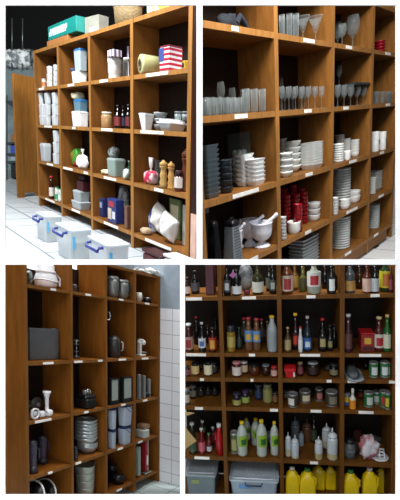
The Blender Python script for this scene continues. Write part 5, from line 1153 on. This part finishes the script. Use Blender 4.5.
# row 5: bins and jugs
def bbin(u0, u1, vt, text, hexc, lidc, sticker=None, ribs=False):
    a0, a1, b0, b1, z = ext(6, u0, u1, .0, .95); z = P['zs'][6]+.012; H = sc(vt, (a0+a1)/2, b0)-z; w = (a1-a0)/2; d = (b1-b0)/2; r = w*.12
    parts = [('body', loft([(0, w*.86, d*.9, r), (H*.9, w*.95, d*.95, r)]), m(hexc, rough=.35)), ('lid', loft([(H*.88, w, d, r), (H*.96, w, d, r), (H*.965, w*.9, d*.9, r), (H, w*.86, d*.86, r)]), m(lidc, rough=.35))]
    if ribs: parts.append(('lid_rib', join(*[box(-w*.45+i*w*.2, -w*.38+i*w*.2, -d*.6, d*.6, H, H+.004) for i in range(5)]), m('#b4c0ca')))
    if ribs: parts.append(('handle', tube([(-w*.35, -d*.96, H*.86), (-w*.3, -d-.012, H*.8), (w*.3, -d-.012, H*.8), (w*.35, -d*.96, H*.86)], .005), m('#2a3550')))
    if sticker: parts.append(('sticker', join(*[box(-w*.6, -w*.1, -d*.97-.002, -d*.9, H*.6, H*.75)]), m(sticker)))
    thing('plastic_bin', text, 'bin', None, ((a0+a1)/2, (b0+b1)/2, z), parts)
bbin(186, 221.5, 474, 'dark grey plastic bin with a flat lid in the bottom left cell', '#6f7c84', '#94a0a8', '#8f9a68')
bbin(227, 279, 480, 'pale translucent storage bin with a ribbed lid in the second bottom cell', '#9fb0c0', '#b9c6d2', '#6a9ad0', True)
def yjug(u, bf, r, vt, text, cap='#3a7a3a'):
    z = P['zs'][6]+.012; b = .05+bf*.14; a = sa(u, b, -.75); R = r/ppm(a, b, -.75); H = sc(vt, a, b)-z; hy = min(R*.8, .05)
    body = loft([(0, R*.95, hy, R*.3), (H*.05, R, hy, R*.3), (H*.6, R, hy, R*.35), (H*.78, R*.85, hy*.9, R*.4), (H*.9, R*.45, hy*.5, R*.4), (H*.93, R*.32, R*.32, R*.32)], 4)
    body = (body[0], body[1], True)
    thing('yellow_jug', text, 'jug', None, (a, b, z), [('body', body, m('#e8c80c', 'plain', .3)), ('cap', lathe([(R*.36, H*.93), (R*.38, H*.99), (R*.3, H)], 14), m(cap)),
        ('handle', tube([(R*.45, -hy*.6, H*.88), (R*1.0, -hy*.8, H*.8), (R*1.05, -hy*.8, H*.62), (R*.85, -hy*.6, H*.52)], R*.15, 8), m('#e0be0a', 'plain', .3))])
yjug(292.2, .0, 6.8, 467, 'yellow plastic jug with a white cap next to the second post in the bottom row', '#cfc7c0')
yjug(307.5, .0, 7.8, 468.5, 'yellow plastic jug with a green cap, second from the second post')
yjug(318, .95, 6.5, 465, 'yellow plastic jug with a loop handle set back in the third bottom cell', '#a8920c')
yjug(330.5, .95, 5.2, 465.5, 'dim yellow plastic jug set back against the third post', '#8a780c')
yjug(350.5, .0, 7.6, 470, 'yellow plastic jug with a green cap right of the third post in the bottom row')
yjug(369.5, .0, 7.0, 467.5, 'yellow plastic jug with a white cap in the bottom right cell', '#cfc9c4')
yjug(382.5, .95, 6.3, 467, 'dim yellow plastic jug set back at the right of the bottom right cell', '#8a780c')
